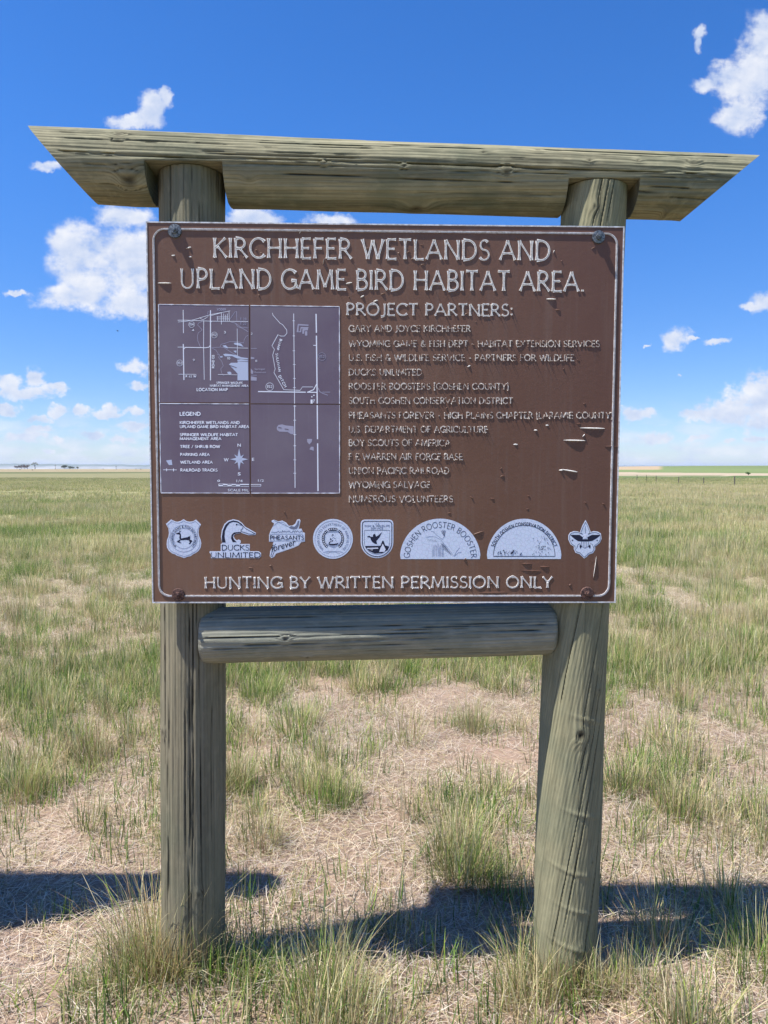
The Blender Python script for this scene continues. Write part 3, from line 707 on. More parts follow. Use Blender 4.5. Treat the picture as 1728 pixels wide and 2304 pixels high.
def rings(parent, conv, items, mat, w=.9*mm, h=HP + .0002, base=.0012, name='route_ring'):
    for cx, cy, r in items:
        mb = MB(); ribbon(mb, ring(conv, cx, cy, r), w / 2, base, h, closed=True); mb.build(name, mat, parent, off=ROOT)
rings(S0, Mq, [(632, 417, 46), (986, 580, 46), (447, 1015, 47)], M_LINE)
# small printed text
def small(parent, conv, txt, p0, p1, cap, mat, w=.00075, name='map_text', flare=.35, h=HP + .0003, mb=None, base=.0012, gap=.2):
    a = Vector(conv(*p0)); b = Vector(conv(*p1)); lay, tot = layout(txt, gap)
    zc = (Vector(conv(p0[0], p0[1] + 100)) - a).length / 100; ch = cap * zc; d = (b - a).normalized()
    ex = (b - a) / tot; ey = Vector((-d.y, d.x)) * ch; own = mb is None; mb = mb or MB()
    for c_, x, st in lay:
        for k, s in enumerate(st):
            pts = [tuple(a + ex * (x + px) + ey * py) for px, py in s]
            ribbon(mb, dense(pts, ch * .3), w * (1.1 if abs(s[0][0] - s[-1][0]) < .3 else .75), base, h + k * .00003, flare=flare, fend=ch * .14)
    if own: return mb.build(name, mat, parent, off=ROOT)
small(S0, Mq, 'LOCATION MAP', (712, 1450), (1190, 1450), 42, M_LINE, .0009)
small(S0, Mq, 'SPRINGER WILDLIFE', (1018, 1338), (1425, 1338), 30, M_LINE, .0006); small(S0, Mq, 'HABITAT MANAGEMENT AREA', (918, 1382), (1512, 1384), 30, M_LINE, .0006)
small(S0, Mq, 'R 62 W', (540, 1238), (703, 1238), 30, M_LINE, .0006); small(S0, Mq, '4', (640, 520), (672, 520), 30, M_LINE, .0006); small(S0, Mq, '3', (1136, 552), (1160, 552), 30, M_LINE, .0006)
small(S0, Mq, '9', (655, 985), (682, 985), 32, M_LINE, .0006); small(S0, Mq, '10', (1188, 958), (1230, 958), 32, M_LINE, .0006)
small(S0, Mq, 'ROAD 133', (984, 1095), (984, 895), 34, M_LINE, .0007)
small(S0, Mq, '154', (600, 432), (664, 432), 34, M_LINE, .0006); small(S0, Mq, '152', (955, 596), (1018, 596), 34, M_LINE, .0006); small(S0, Mq, '152', (416, 1032), (480, 1032), 34, M_LINE, .0006)

small(S0, Mq, 'YODER', (1022, 198), (1165, 198), 30, M_LINE2, .0007); small(S0, Mq, 'T 23', (1385, 348), (1480, 348), 32, M_LINE2, .0006); small(S0, Mq, 'T 22', (1385, 420), (1480, 420), 32, M_LINE2, .0006)

# upper right sheet
lines(S1, Rq, [(1.6*mm, [(485, 172), (495, 1145)]), (3.0*mm, [(727, 175), (731, 380)]), (3.0*mm, [(731, 410), (740, 1145)]), (2.6*mm, [(100, 1015), (615, 1022)]), (2.6*mm, [(630, 1022), (735, 1024)]), (2.2*mm, [(640, 1020), (700, 995), (736, 930)]),
  (1.2*mm, [(255, 165), (262, 190), (340, 278), (365, 290), (410, 350), (412, 385), (385, 415), (345, 415), (315, 400), (250, 520), (277, 560), (258, 620), (285, 770), (272, 810), (378, 995), (555, 1002), (580, 965), (695, 965)]),
  (1.2*mm, [(472, 250), (498, 250)]), (1.2*mm, [(474, 413), (500, 413)]), (1.2*mm, [(474, 574), (500, 574)]), (1.2*mm, [(478, 723), (506, 723)]), (1.2*mm, [(478, 874), (508, 874)]), (1.2*mm, [(478, 973), (508, 973)]), (1.8*mm, [(698, 516), (733, 516)])], M_LINE)
lines(S1, Rq, [(1.6*mm, [(750, 975), (765, 1015), (800, 1035), (855, 1055)]), (1.4*mm, [(795, 1021), (880, 1021)]), (1.3*mm, [(22, 548), (85, 548)]), (1.2*mm, [(22, 838), (88, 838)]),
   (3.2*mm, [(645, 298), (535, 292), (527, 370), (560, 368), (565, 325), (645, 325)]), (5*mm, [(588, 390), (590, 345), (640, 342)]), (6*mm, [(620, 410), (620, 362)])], M_LINE2)
mb = MB()
for pts in ([(22, 850), (85, 862), (85, 898), (22, 895)], [(22, 765), (50, 800), (45, 825), (22, 820)], [(22, 640), (60, 648), (58, 662), (22, 665)]):
    mb = MB(); poly(mb, [Rq(*p) for p in pts], .0012, HP + .0001); mb.build('map_lake', M_LINE2, S1, off=ROOT)
mb = MB()
for pts in ([(668, 1102), (690, 1102), (690, 1145), (668, 1145)], [(698, 1102), (714, 1102), (714, 1112), (698, 1112)], [(675, 1065), (688, 1065), (688, 1078), (675, 1078)], [(697, 1050), (711, 1050), (711, 1062), (697, 1062)], [(696, 1122), (706, 1122), (706, 1132), (696, 1132)]):
    mb = MB(); poly(mb, [Rq(*p) for p in pts], .0012, HP + .0001); mb.build('map_building', M_LINE, S1, off=ROOT)
rings(S1, Rq, [(226, 963, 42)], M_LINE, 1.2*mm); rings(S1, Rq, [(790, 638, 42)], M_LINE2, 1.0*mm)
small(S1, Rq, '152', (198, 975), (254, 975), 26, M_LINE, .0008); small(S1, Rq, '152', (764, 650), (818, 650), 26, M_LINE2, .0007)
small(S1, Rq, 'BUMP', (338, 445), (300, 560), 24, M_LINE, .0008, gap=.3); small(S1, Rq, 'SULLIVAN', (290, 605), (322, 800), 24, M_LINE, .0008, gap=.3); small(S1, Rq, 'DITCH', (320, 850), (388, 970), 26, M_LINE, .0008, gap=.3)
small(S1, Rq, '2', (24, 400), (38, 400), 20, M_LINE, .0006); small(S1, Rq, '11', (72, 695), (88, 695), 20, M_LINE, .0006)

# words in ordinary type use the built-in face
def typed(parent, conv, txt, p0, p1, cap, mat, name='print_text', h=HP + .0002, shear=0.0, shrink=1.0, bold=0.0):
    cu = bpy.data.curves.new('t', 'FONT'); cu.body = txt; cu.size = 1; cu.shear = shear; cu.offset = bold; cu.resolution_u = 2
    ob_ = bpy.data.objects.new('t', cu); C.objects.link(ob_); bpy.context.view_layer.update()
    me = bpy.data.meshes.new_from_object(ob_.evaluated_get(bpy.context.evaluated_depsgraph_get())); bpy.data.objects.remove(ob_); bpy.data.curves.remove(cu)
    xs = [v.co.x for v in me.vertices]; x0, x1 = min(xs), max(xs)
    a = Vector(conv(*p0)); b = Vector(conv(*p1)); d = (b - a).normalized(); zc = (Vector(conv(p0[0], p0[1] + 100)) - a).length / 100
    sx = (b - a).length / (x1 - x0); sy = cap * zc / .73; nrm = Vector((-d.y, d.x))
    for v in me.vertices:
        q = a + d * (v.co.x - x0) * sx + nrm * v.co.y * sy; v.co = SP(q.x, q.y, h) - ROOT
    me.materials.clear(); me.materials.append(mat); return link(name, me, parent)
typed(S1, Rq, 'Springer', (62, 780), (178, 780), 20, M_LINE2, 'map_text', bold=.01); typed(S1, Rq, 'Reservoir', (62, 815), (190, 815), 20, M_LINE2, 'map_text', bold=.01)
# legend sheet
for i, (txt, x0, x1, y, cap) in enumerate([('LEGEND', 448, 768, 242, 52), ('KIRCHHEFER WETLANDS AND', 450, 1375, 372, 40), ('UPLAND GAME BIRD HABITAT AREA', 450, 1522, 435, 40), ('SPRINGER WILDLIFE HABITAT', 450, 1348, 560, 40), ('MANAGEMENT AREA', 450, 1092, 622, 40),
   ('TREE / SHRUB ROW', 455, 1072, 745, 40), ('PARKING AREA', 457, 910, 868, 40), ('WETLAND AREA', 460, 958, 988, 40), ('RAILROAD TRACKS', 460, 1032, 1110, 40)]):
    small(S2, Lq, txt, (x0, y), (x1, y), cap, M_LINE, .00095 if i else .0012, gap=.16)
mb = MB(); poly(mb, [Lq(*p) for p in ((235, 940), (320, 930), (332, 1010), (280, 1012), (255, 975))], .0012, HP + .0001); mb.build('map_lake', M_LAKE, S2, off=ROOT)
lines(S2, Lq, [(1.3*mm, [(190, 1085), (400, 1087)]), (1.8*mm, [(243, 1065), (243, 1108)]), (1.8*mm, [(350, 1065), (350, 1110)]), (1.0*mm, [(1055, 1305), (1525, 1318)]), (1.0*mm, [(1055, 1338), (1525, 1345)]), (1.4*mm, [(1055, 1305), (1055, 1340)])], M_LINE)
mb = MB()
for x0, x1, up in ((1055, 1120, 0), (1120, 1190, 1), (1190, 1255, 0), (1255, 1320, 1), (1320, 1385, 0), (1385, 1525, 1)):
    y0 = 1306 if up else 1323; poly(mb, [Lq(*p) for p in ((x0, y0), (x1, y0), (x1, y0 + 16), (x0, y0 + 16))], .0012, HP + .0003)
mb.build('scale_bar', M_LINE, S2, off=ROOT)
typed(S2, Lq, 'N', (1345, 725), (1398, 725), 48, M_LINE, 'compass_letter', bold=.02); typed(S2, Lq, 'S', (1348, 1172), (1396, 1172), 48, M_LINE, 'compass_letter', bold=.02)
typed(S2, Lq, 'W', (1132, 955), (1208, 955), 52, M_LINE, 'compass_letter', bold=.02); typed(S3, Lq, 'E', (1570, 946), (1606, 946), 48, M_LINE, 'compass_letter', bold=.01)
typed(S2, Lq, '0', (1032, 1273), (1074, 1273), 36, M_LINE, 'scale_number', bold=.02); typed(S2, Lq, '1/4', (1330, 1278), (1425, 1278), 42, M_LINE, 'scale_number'); typed(S2, Lq, 'SCALE MIL', (1195, 1420), (1520, 1422), 40, M_LINE, 'map_text')
mb = MB(); cx, cy = 1370, 922
for k in range(8):
    a = R(45 * k); l = (172 if k % 4 == 2 else 168 if k % 4 == 0 else 0) if k % 2 == 0 else 105
    if k % 4 == 0: l = 140
    ww = 36 if k % 2 == 0 else 28
    tip = (cx + l * math.cos(a), cy + l * math.sin(a)); b1 = (cx + ww * math.cos(a + .9), cy + ww * math.sin(a + .9)); b2 = (cx + ww * math.cos(a - .9), cy + ww * math.sin(a - .9))
    poly(mb, [Lq(*p) for p in (tip, b1, (cx, cy), b2)], .0012, HP + .0001 + k * .00002)
mb.build('compass_star', M_LAKE, S2, off=ROOT)
# lower right sheet
lines(S3, Rq, [(1.8*mm, [(495, 1162), (500, 2058)]), (3.0*mm, [(740, 1162), (743, 1530)]), (3.0*mm, [(744, 1575), (748, 2092)])] + [(1.2*mm, [(482, y), (512, y)]) for y in (1172, 1325, 1481, 1602, 1754, 1898)], M_LINE)
mb = MB()
poly(mb, [Rq(*p) for p in ((302, 1400), (320, 1378), (360, 1370), (400, 1382), (485, 1390), (488, 1478), (455, 1475), (420, 1452), (330, 1448), (305, 1430))], .0012, HP)
poly(mb, [Rq(*p) for p in ((630, 1528), (685, 1528), (680, 1560), (655, 1587), (632, 1560))], .0012, HP); poly(mb, [Rq(*p) for p in ((672, 1612), (700, 1612), (702, 1655), (655, 1640))], .0012, HP)
mb.build('map_lake', M_LINE2, S3, off=ROOT)
lines(S3, Rq, [(2.2*mm, [(318, 1402), (352, 1408)]), (2.2*mm, [(388, 1418), (428, 1425)])], M_MAP, h=HP + .0004)
lines(S3, Rq, [(1.4*mm, [(22, 2020), (130, 2020)]), (1.0*mm, [(22, 2038), (130, 2038)]), (1.2*mm, [(130, 2016), (130, 2040)])], M_LINE)
typed(S3, Rq, '1/2', (100, 1990), (163, 1990), 26, M_LINE, 'scale_number'); typed(S3, Rq, 'E', (24, 2090), (38, 2090), 24, M_LINE2, 'map_text')

# ---- emblems
def E1(x, y): return S(360 + x / 6.9125, 1160 + y / 6.9125)
def E2(x, y): return S(590 + x * .180832, 1160 + y * .180832)
def E3(x, y): return S(880 + x * .138638, 1160 + y * .138638)
def E4(x, y): return S(1080 + x * .186859, 1160 + y * .186859)
def emblem(conv, outline, label):
    mb = MB(); poly(mb, [conv(*p) for p in outline], 0, .0003); o = mb.build('emblem', M_STRIM, sign, off=ROOT); o['label'] = label
    c = np.mean(outline, 0); 
    q = []; n = len(outline)
    for i in range(n):                                   # pull every corner inward by the rim's width
        a, b, d = np.array(outline[i - 1], float), np.array(outline[i], float), np.array(outline[(i + 1) % n], float)
        tn = d - a; tn /= np.linalg.norm(tn) + 1e-9; q.append(b + np.array((-tn[1], tn[0])) * INS * ORI)
    mb = MB(); poly(mb, [conv(*p) for p in q], .0003, .00045); mb.build('emblem_face', M_STICK, o, off=ROOT)
    return o
def prints(o, conv, polys=(), ribs=(), mat=None, name='emblem_print', h=.00065):
    mb = MB()
    for k, p in enumerate(polys): poly(mb, [conv(*q) for q in p], .00045, h + k * .00001)
    for k, (w, p) in enumerate(ribs): ribbon(mb, [conv(*q) for q in p], w * mm / 2, .00045, h + .0001 + k * .00001)
    return mb.build(name, mat or M_NAVY, o, off=ROOT)
def curved(o, conv, txt, cx, cy, rx, ry, a0, a1, cap, w, mat, name='emblem_text', gap=.3, wide=1.0):
    """capitals set round an arc, angles in degrees measured counter-clockwise from +x in the picture"""
    lay, tot = layout(txt, gap); mb = MB()
    for c_, x, st in lay:
        for k, s in enumerate(st):
            pts = []
            for px, py in dense(s, .25):
                a = R(a0 + (a1 - a0) * (x + px) / tot); r_ = py * cap
                pts.append(conv(cx + (rx + r_) * math.cos(a), cy - (ry + r_) * math.sin(a)))
            ribbon(mb, pts, w / 2 * mm, .00045, .0008 + k * .00002)
    mb.build(name, mat, o, off=ROOT)
INS, ORI = 10, 1
def circ(cx, cy, rx, ry=None, a0=0, a1=360, n=40):
    ry = ry or rx; return [(cx + rx * math.cos(R(a0 + (a1 - a0) * k / n)), cy - ry * math.sin(R(a0 + (a1 - a0) * k / n))) for k in range(n + (0 if a1 - a0 == 360 else 1))]
sh = [(92,130),(172,60),(200,75),(240,92),(280,95),(320,85),(368,55),(410,85),(455,95),(510,90),(560,62),(638,138),(608,200),(600,260),(608,320),(630,370),(642,430),(632,500),(600,550),(560,580),(510,605),(480,630),(430,640),(375,662),(320,640),(265,625),(240,605),(190,590),(140,550),(110,500),(103,440),(110,380),(130,330),(140,270),(132,200)]
o = emblem(E1, sh, 'pale badge emblem with a leaping antelope')
def inset(pts, k):
    c = np.mean(pts, 0); return [tuple(c + (np.array(p) - c) * k) for p in pts]
prints(o, E1, ribs=[(.7, inset(sh, .92) + [inset(sh, .92)[0]]), (.7, circ(372, 355, 210) + [(582, 355)]), (.7, circ(372, 355, 158) + [(530, 355)])], mat=M_GREYP, name='emblem_outline')
curved(o, E1, 'WYOMING GAME & FISH DEPARTMENT', 372, 355, 166, 166, 226, -46, 32, .9, M_NAVY)
prints(o, E1, [[(300,345),(330,355),(380,345),(430,335),(455,320),(472,335),(468,372),(440,385),(400,378),(340,385),(310,375)], [(300,350),(308,300),(285,292),(255,288),(250,276),(290,262),(312,270),(326,292),(328,352)],
  [(310,370),(285,388),(262,402),(272,415),(300,424),(335,432),(330,420),(300,408),(322,392)], [(450,368),(490,382),(506,400),(482,420),(470,446),(448,440),(464,414),(452,395)]], [(1.0, [(296, 262), (306, 235), (322, 246)]), (1.0, [(306, 262), (330, 236)]), (.6, [(440, 332), (475, 312)])])
duck = [(965,425),(948,330),(963,220),(1003,130),(1060,80),(1140,57),(1220,75),(1280,118),(1320,170),(1400,215),(1492,268),(1485,302),(1380,305),(1265,270),(1172,285),(1145,320),(1162,360),(1195,385),(1225,370),(1256,390),(1256,425),(1238,442),(1397,442),(1397,555),(1535,555),(1572,580),(1572,632),(1540,662),(795,662),(790,600),(770,578),(775,555),(945,555),(945,442),(965,432)]
o = emblem(E1, duck, 'pale duck head emblem')
prints(o, E1, [[(965,418),(962,330),(978,230),(1018,143),(1070,97),(1140,74),(1212,90),(1268,126),(1302,168),(1280,158),(1210,110),(1140,97),(1082,118),(1040,172),(1010,242),(1004,330),(1022,418)],
   [(1262,252),(1150,262),(1115,298),(1104,350),(1130,413),(1192,413),(1152,372),(1134,330),(1142,302),(1182,277),(1262,266)], circ(1192, 140, 13, n=10)],
   [(1.5, [(1295, 165), (1340, 207), (1420, 250), (1478, 283), (1462, 292), (1380, 284), (1320, 262), (1268, 248)]), (1.5, [(1294, 165), (1286, 200), (1256, 232), (1272, 252)]), (.9, [(1192, 140), (1240, 143), (1284, 158)])])
small(o, E1, 'DUCKS', (962, 538), (1385, 538), 80, M_NAVY, .0011, base=.00045, h=.0008, name='emblem_text', gap=.13); small(o, E1, 'UNLIMITED', (790, 652), (1560, 652), 78, M_NAVY, .0011, base=.00045, h=.0008, name='emblem_text', gap=.13)
ph = [(118,60),(145,52),(200,72),(250,62),(300,88),(332,128),(380,122),(413,98),(433,50),(465,43),(477,65),(462,130),(455,165),(490,163),(507,207),(531,215),(531,325),(484,332),(452,372),(385,402),(262,444),(172,474),(150,512),(115,530),(93,505),(98,450),(128,380),(140,327),(85,325),(85,240),(103,190),(125,150),(150,100),(118,78)]
INS = 8
o = emblem(E2, ph, 'pale pheasant emblem with script lettering')
rg = random.Random(5); gr = [(112 + k * 13, 200 + (rg.uniform(-18, 10) if k % 2 else rg.uniform(0, 10))) for k in range(31)]
prints(o, E2, [[(330, 145), (362, 128), (400, 140), (428, 112), (443, 66), (460, 60), (455, 120), (430, 168), (385, 172), (345, 160)]], [(1.6, gr), (.8, [(90, 229), (505, 229)]), (.8, [(88, 313), (528, 313)]), (1.0, [(150, 60), (230, 95), (340, 145)]), (.6, [(130, 130), (200, 80), (260, 78), (320, 135)])], mat=M_GREYP)
small(o, E2, 'PHEASANTS', (98, 298), (518, 298), 48, M_NAVY, .0010, base=.00045, h=.0009, name='emblem_text', gap=.13)
typed(o, E2, 'forever', (118, 452), (428, 362), 84, M_NAVY, 'emblem_text', h=.0009, shear=.35, bold=.005)
prints(o, E2, ribs=[(1.3, [(165, 350), (140, 400), (118, 460), (106, 505), (122, 512), (140, 470), (150, 440)])])
o = emblem(E2, circ(880, 290, 240, n=48), 'pale round seal with a central shield')
curved(o, E2, 'UNITED STATES DEPARTMENT OF AGRICULTURE', 880, 290, 172, 172, 226, -46, 26, .6, M_GREYP)
prints(o, E2, ribs=[(.5, circ(880, 290, 224) + [(1104, 290)]), (.8, [(760, 455), (840, 440), (880, 452), (920, 440), (1000, 455)]), (.8, [(800, 468), (880, 445), (960, 468)])], mat=M_GREYP, name='emblem_outline')
prints(o, E2, [circ(880, 290, 138, a0=-55, a1=55, n=14) + circ(880, 290, 108, a0=-55, a1=55, n=14)[::-1], circ(880, 290, 138, a0=125, a1=235, n=14) + circ(880, 290, 108, a0=125, a1=235, n=14)[::-1], circ(880, 290, 138, a0=62, a1=118, n=10) + [(830, 190), (930, 190)]])
prints(o, E2, [circ(880 + 123 * math.cos(R(a)), 290 - 123 * math.sin(R(a)), 8, n=7) for a in list(range(-50, 55, 11)) + list(range(130, 236, 11)) + list(range(66, 118, 11))], mat=M_STRIM, name='wreath_berries', h=.0010)
prints(o, E2, ribs=[(.7, [(775, 195), (985, 195), (985, 300), (960, 350), (880, 388), (800, 350), (775, 300), (775, 195)])], mat=M_GREYP, name='emblem_outline', h=.0011)
rg = random.Random(9); sp = []
for k in range(26):
    y = rg.uniform(225, 345); hw = (y - 215) * .42; x = 880 + rg.uniform(-hw, hw); s_ = rg.uniform(4, 8); sp.append([(x - s_, y), (x, y - s_), (x + s_, y), (x, y + s_)])
sp.append([(820, 345), (850, 352), (900, 350), (950, 342), (930, 362), (880, 374), (840, 366)])
prints(o, E2, sp, mat=M_NAVY, name='seal_picture')
def usf(i): 
    x0, x1, y0 = 1225 + i, 1632 - i, 50 + i; r = 48 - i * .5; cx = 1428.5; hw = (x1 - x0) / 2
    return [(x0, 330)] + [(x0 + r - r * math.cos(R(a)), y0 + r - r * math.sin(R(a))) for a in (0, 30, 60, 90)] + [(x1 - r + r * math.sin(R(a)), y0 + r - r * math.cos(R(a))) for a in (0, 30, 60, 90)] + [(x1, 330)] + [(cx + hw * math.cos(R(a)), 330 + (200 - i) * math.sin(R(a))) for a in range(12, 180, 12)]
o = emblem(E2, usf(0), 'pale crest emblem with a flying duck')
q = usf(20); prints(o, E2, ribs=[(2.3, q + [q[0]]), (.7, [(1272, 330), (1272, 182), (1585, 182), (1585, 330)] + [(1428 + 157 * math.cos(R(a)), 330 + 150 * math.sin(R(a))) for a in range(12, 180, 12)] + [(1272, 330)])])
small(o, E2, 'U.S.', (1400, 112), (1462, 112), 20, M_GREYP, .0005, base=.00045, h=.0008, name='emblem_text'); small(o, E2, 'FISH & WILDLIFE', (1275, 138), (1585, 138), 20, M_GREYP, .0005, base=.00045, h=.0008, name='emblem_text'); small(o, E2, 'SERVICE', (1350, 168), (1502, 168), 20, M_GREYP, .0005, base=.00045, h=.0008, name='emblem_text')
prints(o, E2, [[(1300,265),(1330,250),(1350,262),(1375,265),(1380,235),(1405,225),(1415,260),(1440,250),(1490,205),(1460,270),(1435,300),(1420,315),(1430,355),(1400,350),(1370,330),(1350,300),(1345,274)],
   [(1280,378),(1470,376),(1495,312),(1508,312),(1530,370),(1580,385),(1562,430),(1500,465),(1400,472),(1330,440),(1290,400)]], name='duck_picture')
prints(o, E2, [[(1300, 403), (1440, 398), (1445, 412), (1310, 416)], [(1500, 350), (1536, 420), (1520, 450), (1455, 452), (1470, 410)], [(1330, 425), (1380, 422), (1370, 432)]], mat=M_STRIM, name='duck_picture', h=.0010)
INS = 14
half = circ(797, 692, 640, 628, 0, 180, 36)
o = emblem(E3, half, 'pale half-round emblem with sans capitals and a faint rooster')
curved(o, E3, 'GOSHEN ROOSTER BOOSTER', 797, 700, 500, 505, 178, 2, 92, 1.5, M_NAVY, gap=.2)
rg = random.Random(11); rb = [(.6, [(560, 350), (640, 338), (720, 345), (790, 385), (830, 420)]), (.6, [(645, 252), (690, 262), (720, 300), (830, 385), (870, 310), (885, 240)]), (.6, [(660, 470), (668, 560), (675, 675)]), (.7, [(830, 430), (900, 500), (1020, 660)]), (.6, [(1020, 660), (1060, 580), (1110, 520)]), (.6, [(1020, 660), (1090, 600), (1140, 590)])]
for k in range(9): rb.append((.45, [(575 + k * 18, 370 + k * 3), (600 + k * 18, 415 + k * 2)])); rb.append((.45, [(800 + k * 9, 235 + rg.uniform(-15, 15)), (835 + k * 4, 300 + k * 6)]))
for k in range(8): x = 690 + k * 22; rb.append((.45, [(x, 470 + rg.uniform(-20, 20)), (x + rg.uniform(-8, 8), 660)])); rb.append((.45, [(800 + k * 10, 440 + k * 6), (860 + k * 18, 560 + k * 12)]))
prints(o, E3, ribs=rb, mat=M_GREYP, name='rooster_picture')
INS = 9
half = circ(531, 514, 441, 467, 0, 180, 36)
o = emblem(E4, half, 'pale half-round emblem with an inner arch outline')
curved(o, E4, 'SOUTH GOSHEN CONSERVATION DISTRICT', 531, 520, 388, 400, 159, 21, 38, 1.7, M_NAVY, gap=.26)
q = circ(532, 490, 371, 374, 0, 180, 36); rg = random.Random(4); sp = []
for cx, cy, sx, sy, n in ((735, 395, 50, 45, 34), (330, 440, 75, 22, 22), (810, 400, 30, 50, 9), (735, 270, 60, 30, 7), (240, 440, 30, 22, 7), (660, 460, 90, 8, 3)):
    for k in range(n):
        x, y, s_ = cx + rg.gauss(0, sx * .6), cy + rg.gauss(0, sy * .7), rg.uniform(4.5, 8)
        if y < 482: sp.append([(x - s_ * .7, y + s_), (x, y - s_), (x + s_ * .7, y + s_)])
sp.append([(370, 465), (385, 435), (412, 412), (400, 445), (385, 462)]); sp.append([(475, 475), (495, 448), (502, 448), (485, 475)])
prints(o, E4, sp, [(1.6, q + [q[0]])])
fl = [(1270,52),(1300,110),(1333,198),(1370,186),(1420,193),(1455,215),(1463,280),(1440,332),(1402,362),(1386,370),(1386,412),(1360,452),(1312,468),(1285,497),(1255,517),(1230,492),(1198,464),(1150,448),(1130,405),(1130,372),(1090,347),(1063,290),(1063,240),(1083,205),(1130,186),(1175,190),(1202,203),(1232,120)]
INS = 8
o = emblem(E4, fl, 'pale fleur-de-lis emblem with an eagle')
q = [(1270,80),(1296,130),(1322,205),(1300,225),(1345,205),(1390,203),(1432,216),(1447,245),(1446,290),(1425,328),(1390,350),(1372,372),(1372,405),(1350,438),(1308,452),(1280,480),(1255,500),(1232,478),(1202,448),(1160,435),(1143,402),(1143,368),(1100,336),(1078,290),(1078,245),(1092,215),(1140,200),(1190,205),(1235,225),(1212,205),(1242,130),(1270,80)]
prints(o, E4, [[(1085,232),(1200,232),(1240,262),(1228,312),(1180,308),(1140,282),(1110,258)], [(1450,232),(1345,232),(1290,262),(1305,312),(1350,306),(1400,277),(1430,254)],
   [(1205, 345), (1228, 372), (1205, 400), (1198, 372)], [(1325, 345), (1302, 372), (1325, 400), (1332, 372)], [(1222, 285), (1308, 285), (1307, 312), (1224, 312)]] +
   [[(cx + (13 if k % 2 == 0 else 5) * math.sin(R(36 * k)), 298 - (13 if k % 2 == 0 else 5) * math.cos(R(36 * k))) for k in range(10)] for cx in (1113, 1410)],
   [(1.1, q), (.9, [(1268, 130), (1268, 212)]), (.9, [(1222, 312), (1225, 370), (1262, 393), (1303, 370), (1307, 312)]), (.6, [(1245, 318), (1245, 375)]), (.6, [(1262, 318), (1262, 385)]), (.6, [(1282, 318), (1282, 378)]), (1.0, [(1160, 400), (1180, 345), (1205, 335)]), (1.0, [(1372, 400), (1350, 345), (1328, 335)])])
prints(o, E4, [[(1240, 235), (1262, 222), (1282, 232), (1280, 272), (1252, 272), (1250, 248), (1238, 246)]], mat=M_STRIM, name='eagle_head', h=.0010)

# ---- bolts with washers
def disc(mb, u, v, r, h0, h1, n=24, dome=0):
    b = len(mb.v); vs = [SP(u + r * math.cos(2 * math.pi * k / n), v + r * math.sin(2 * math.pi * k / n), h0) for k in range(n)] + [SP(u + r * .93 * math.cos(2 * math.pi * k / n), v + r * .93 * math.sin(2 * math.pi * k / n), h1) for k in range(n)] + [SP(u, v, h1 + dome)]
    mb.add(vs, [(k, (k + 1) % n, (k + 1) % n + n, k + n) for k in range(n)] + [(k + n, (k + 1) % n + n, 2 * n) for k in range(n)])
BOLTS = []
for k, (px, py, m, r) in enumerate(((393.5, 520.5, M_BOLT, .0225), (1346, 534, M_BOLT, .0215), (401.5, 1338, M_RUST, .0215), (1320.5, 1335, M_RUST, .0225))):
    u, v = S(px, py); mb = MB(); disc(mb, u, v, r, .0005, .0065, 28, .002); o = mb.build('bolt', m, sign, off=ROOT); BOLTS.append(o)
    o['label'] = ('grey washer and bolt, upper left corner', 'grey washer and bolt, upper right corner', 'rusty washer and bolt, lower left corner', 'rusty washer and bolt, lower right corner')[k]
    mb = MB(); disc(mb, u, v, .0105, .0075, .015, 6, .0); mb.build('nut', m, o, off=ROOT)
    mb = MB(); disc(mb, u + .001, v + .001, .0058, .014, .021, 12, .0008); mb.build('bolt_end', m, o, off=ROOT)
# ---- curled flakes of paint
def flake(mb, px, py, lx, ly, h):
    u, v = S(px, py); a = lx / 1.0 * .00142; b = ly * .00142; n = 6; vs = []
    for i in range(n + 1):
        f = i / n * 2 - 1; w = (1 - f * f) ** .5 * .0016 + .0004
        for s_, hh in ((-1, .0003), (0, h * (1 - f * f) + .0004), (1, .0003)):
            vs.append(SP(u + f * a / 2, v + f * b / 2 + s_ * w, hh))
    fs = []
    for i in range(n):
        for j in range(2): a_ = i * 3 + j; fs.append((a_, a_ + 1, a_ + 4, a_ + 3))
    mb.add(vs, fs)
for px, py, lx, ly, h in ((1333, 963.5, 58, -1, .004), (1293, 991, 52, -1, .005), (1376, 1004.5, 34, 0, .003), (1281, 1059, 38, -6, .004), (370, 637, 30, 0, .004), (1240, 673, 22, 0, .004), (1076, 1199, 26, 9, .003), (1338, 1277, 7, 56, .004), (1185, 1268, 24, 0, .003), (1195, 1284, 50, -2, .002), (1110, 1333, 70, 1, .0022), (1225, 1275, 22, 0, .003)):
    mb = MB(); flake(mb, px, py, lx, ly, h); mb.build('paint_flake', M_PEEL if h > .0035 else M_PANEL, panel, smooth=True, off=ROOT)
mb = MB(); rg = random.Random(21)
for k in range(110):
    px, py = rg.uniform(360, 1375), rg.uniform(530, 1340)
    if 350 < px < 775 and 680 < py < 1120: continue
    if 1165 < py < 1262 and rg.random() < .93: continue
    flake(mb, px, py, rg.uniform(3, 11), rg.uniform(-5, 5), rg.uniform(.001, .003))
tag(mb.build('paint_flakes', M_PANEL, panel, smooth=True, off=ROOT), kind='stuff')
mb = MB()
for px, py, lx, ly, h in ((426, 557, 8, 2, .003), (390, 575, 8, 1, .003), (428, 578, 6, 0, .003), (676, 521, 6, 9, .004), (728, 588, 4, 14, .006), (1246, 566, 3, 7, .003), (1205, 968, 8, 0, .003), (1231, 957, 7, 0, .002), (1160, 1000, 10, 0, .002), (1313, 980, 5, 6, .004), (1262, 1058, 9, 0, .004), (1055, 824, 7, 3, .003), (815, 667, 8, 4, .003), (845, 677, 10, 3, .003), (785, 637, 14, 3, .004)): flake(mb, px, py, lx, ly, h)
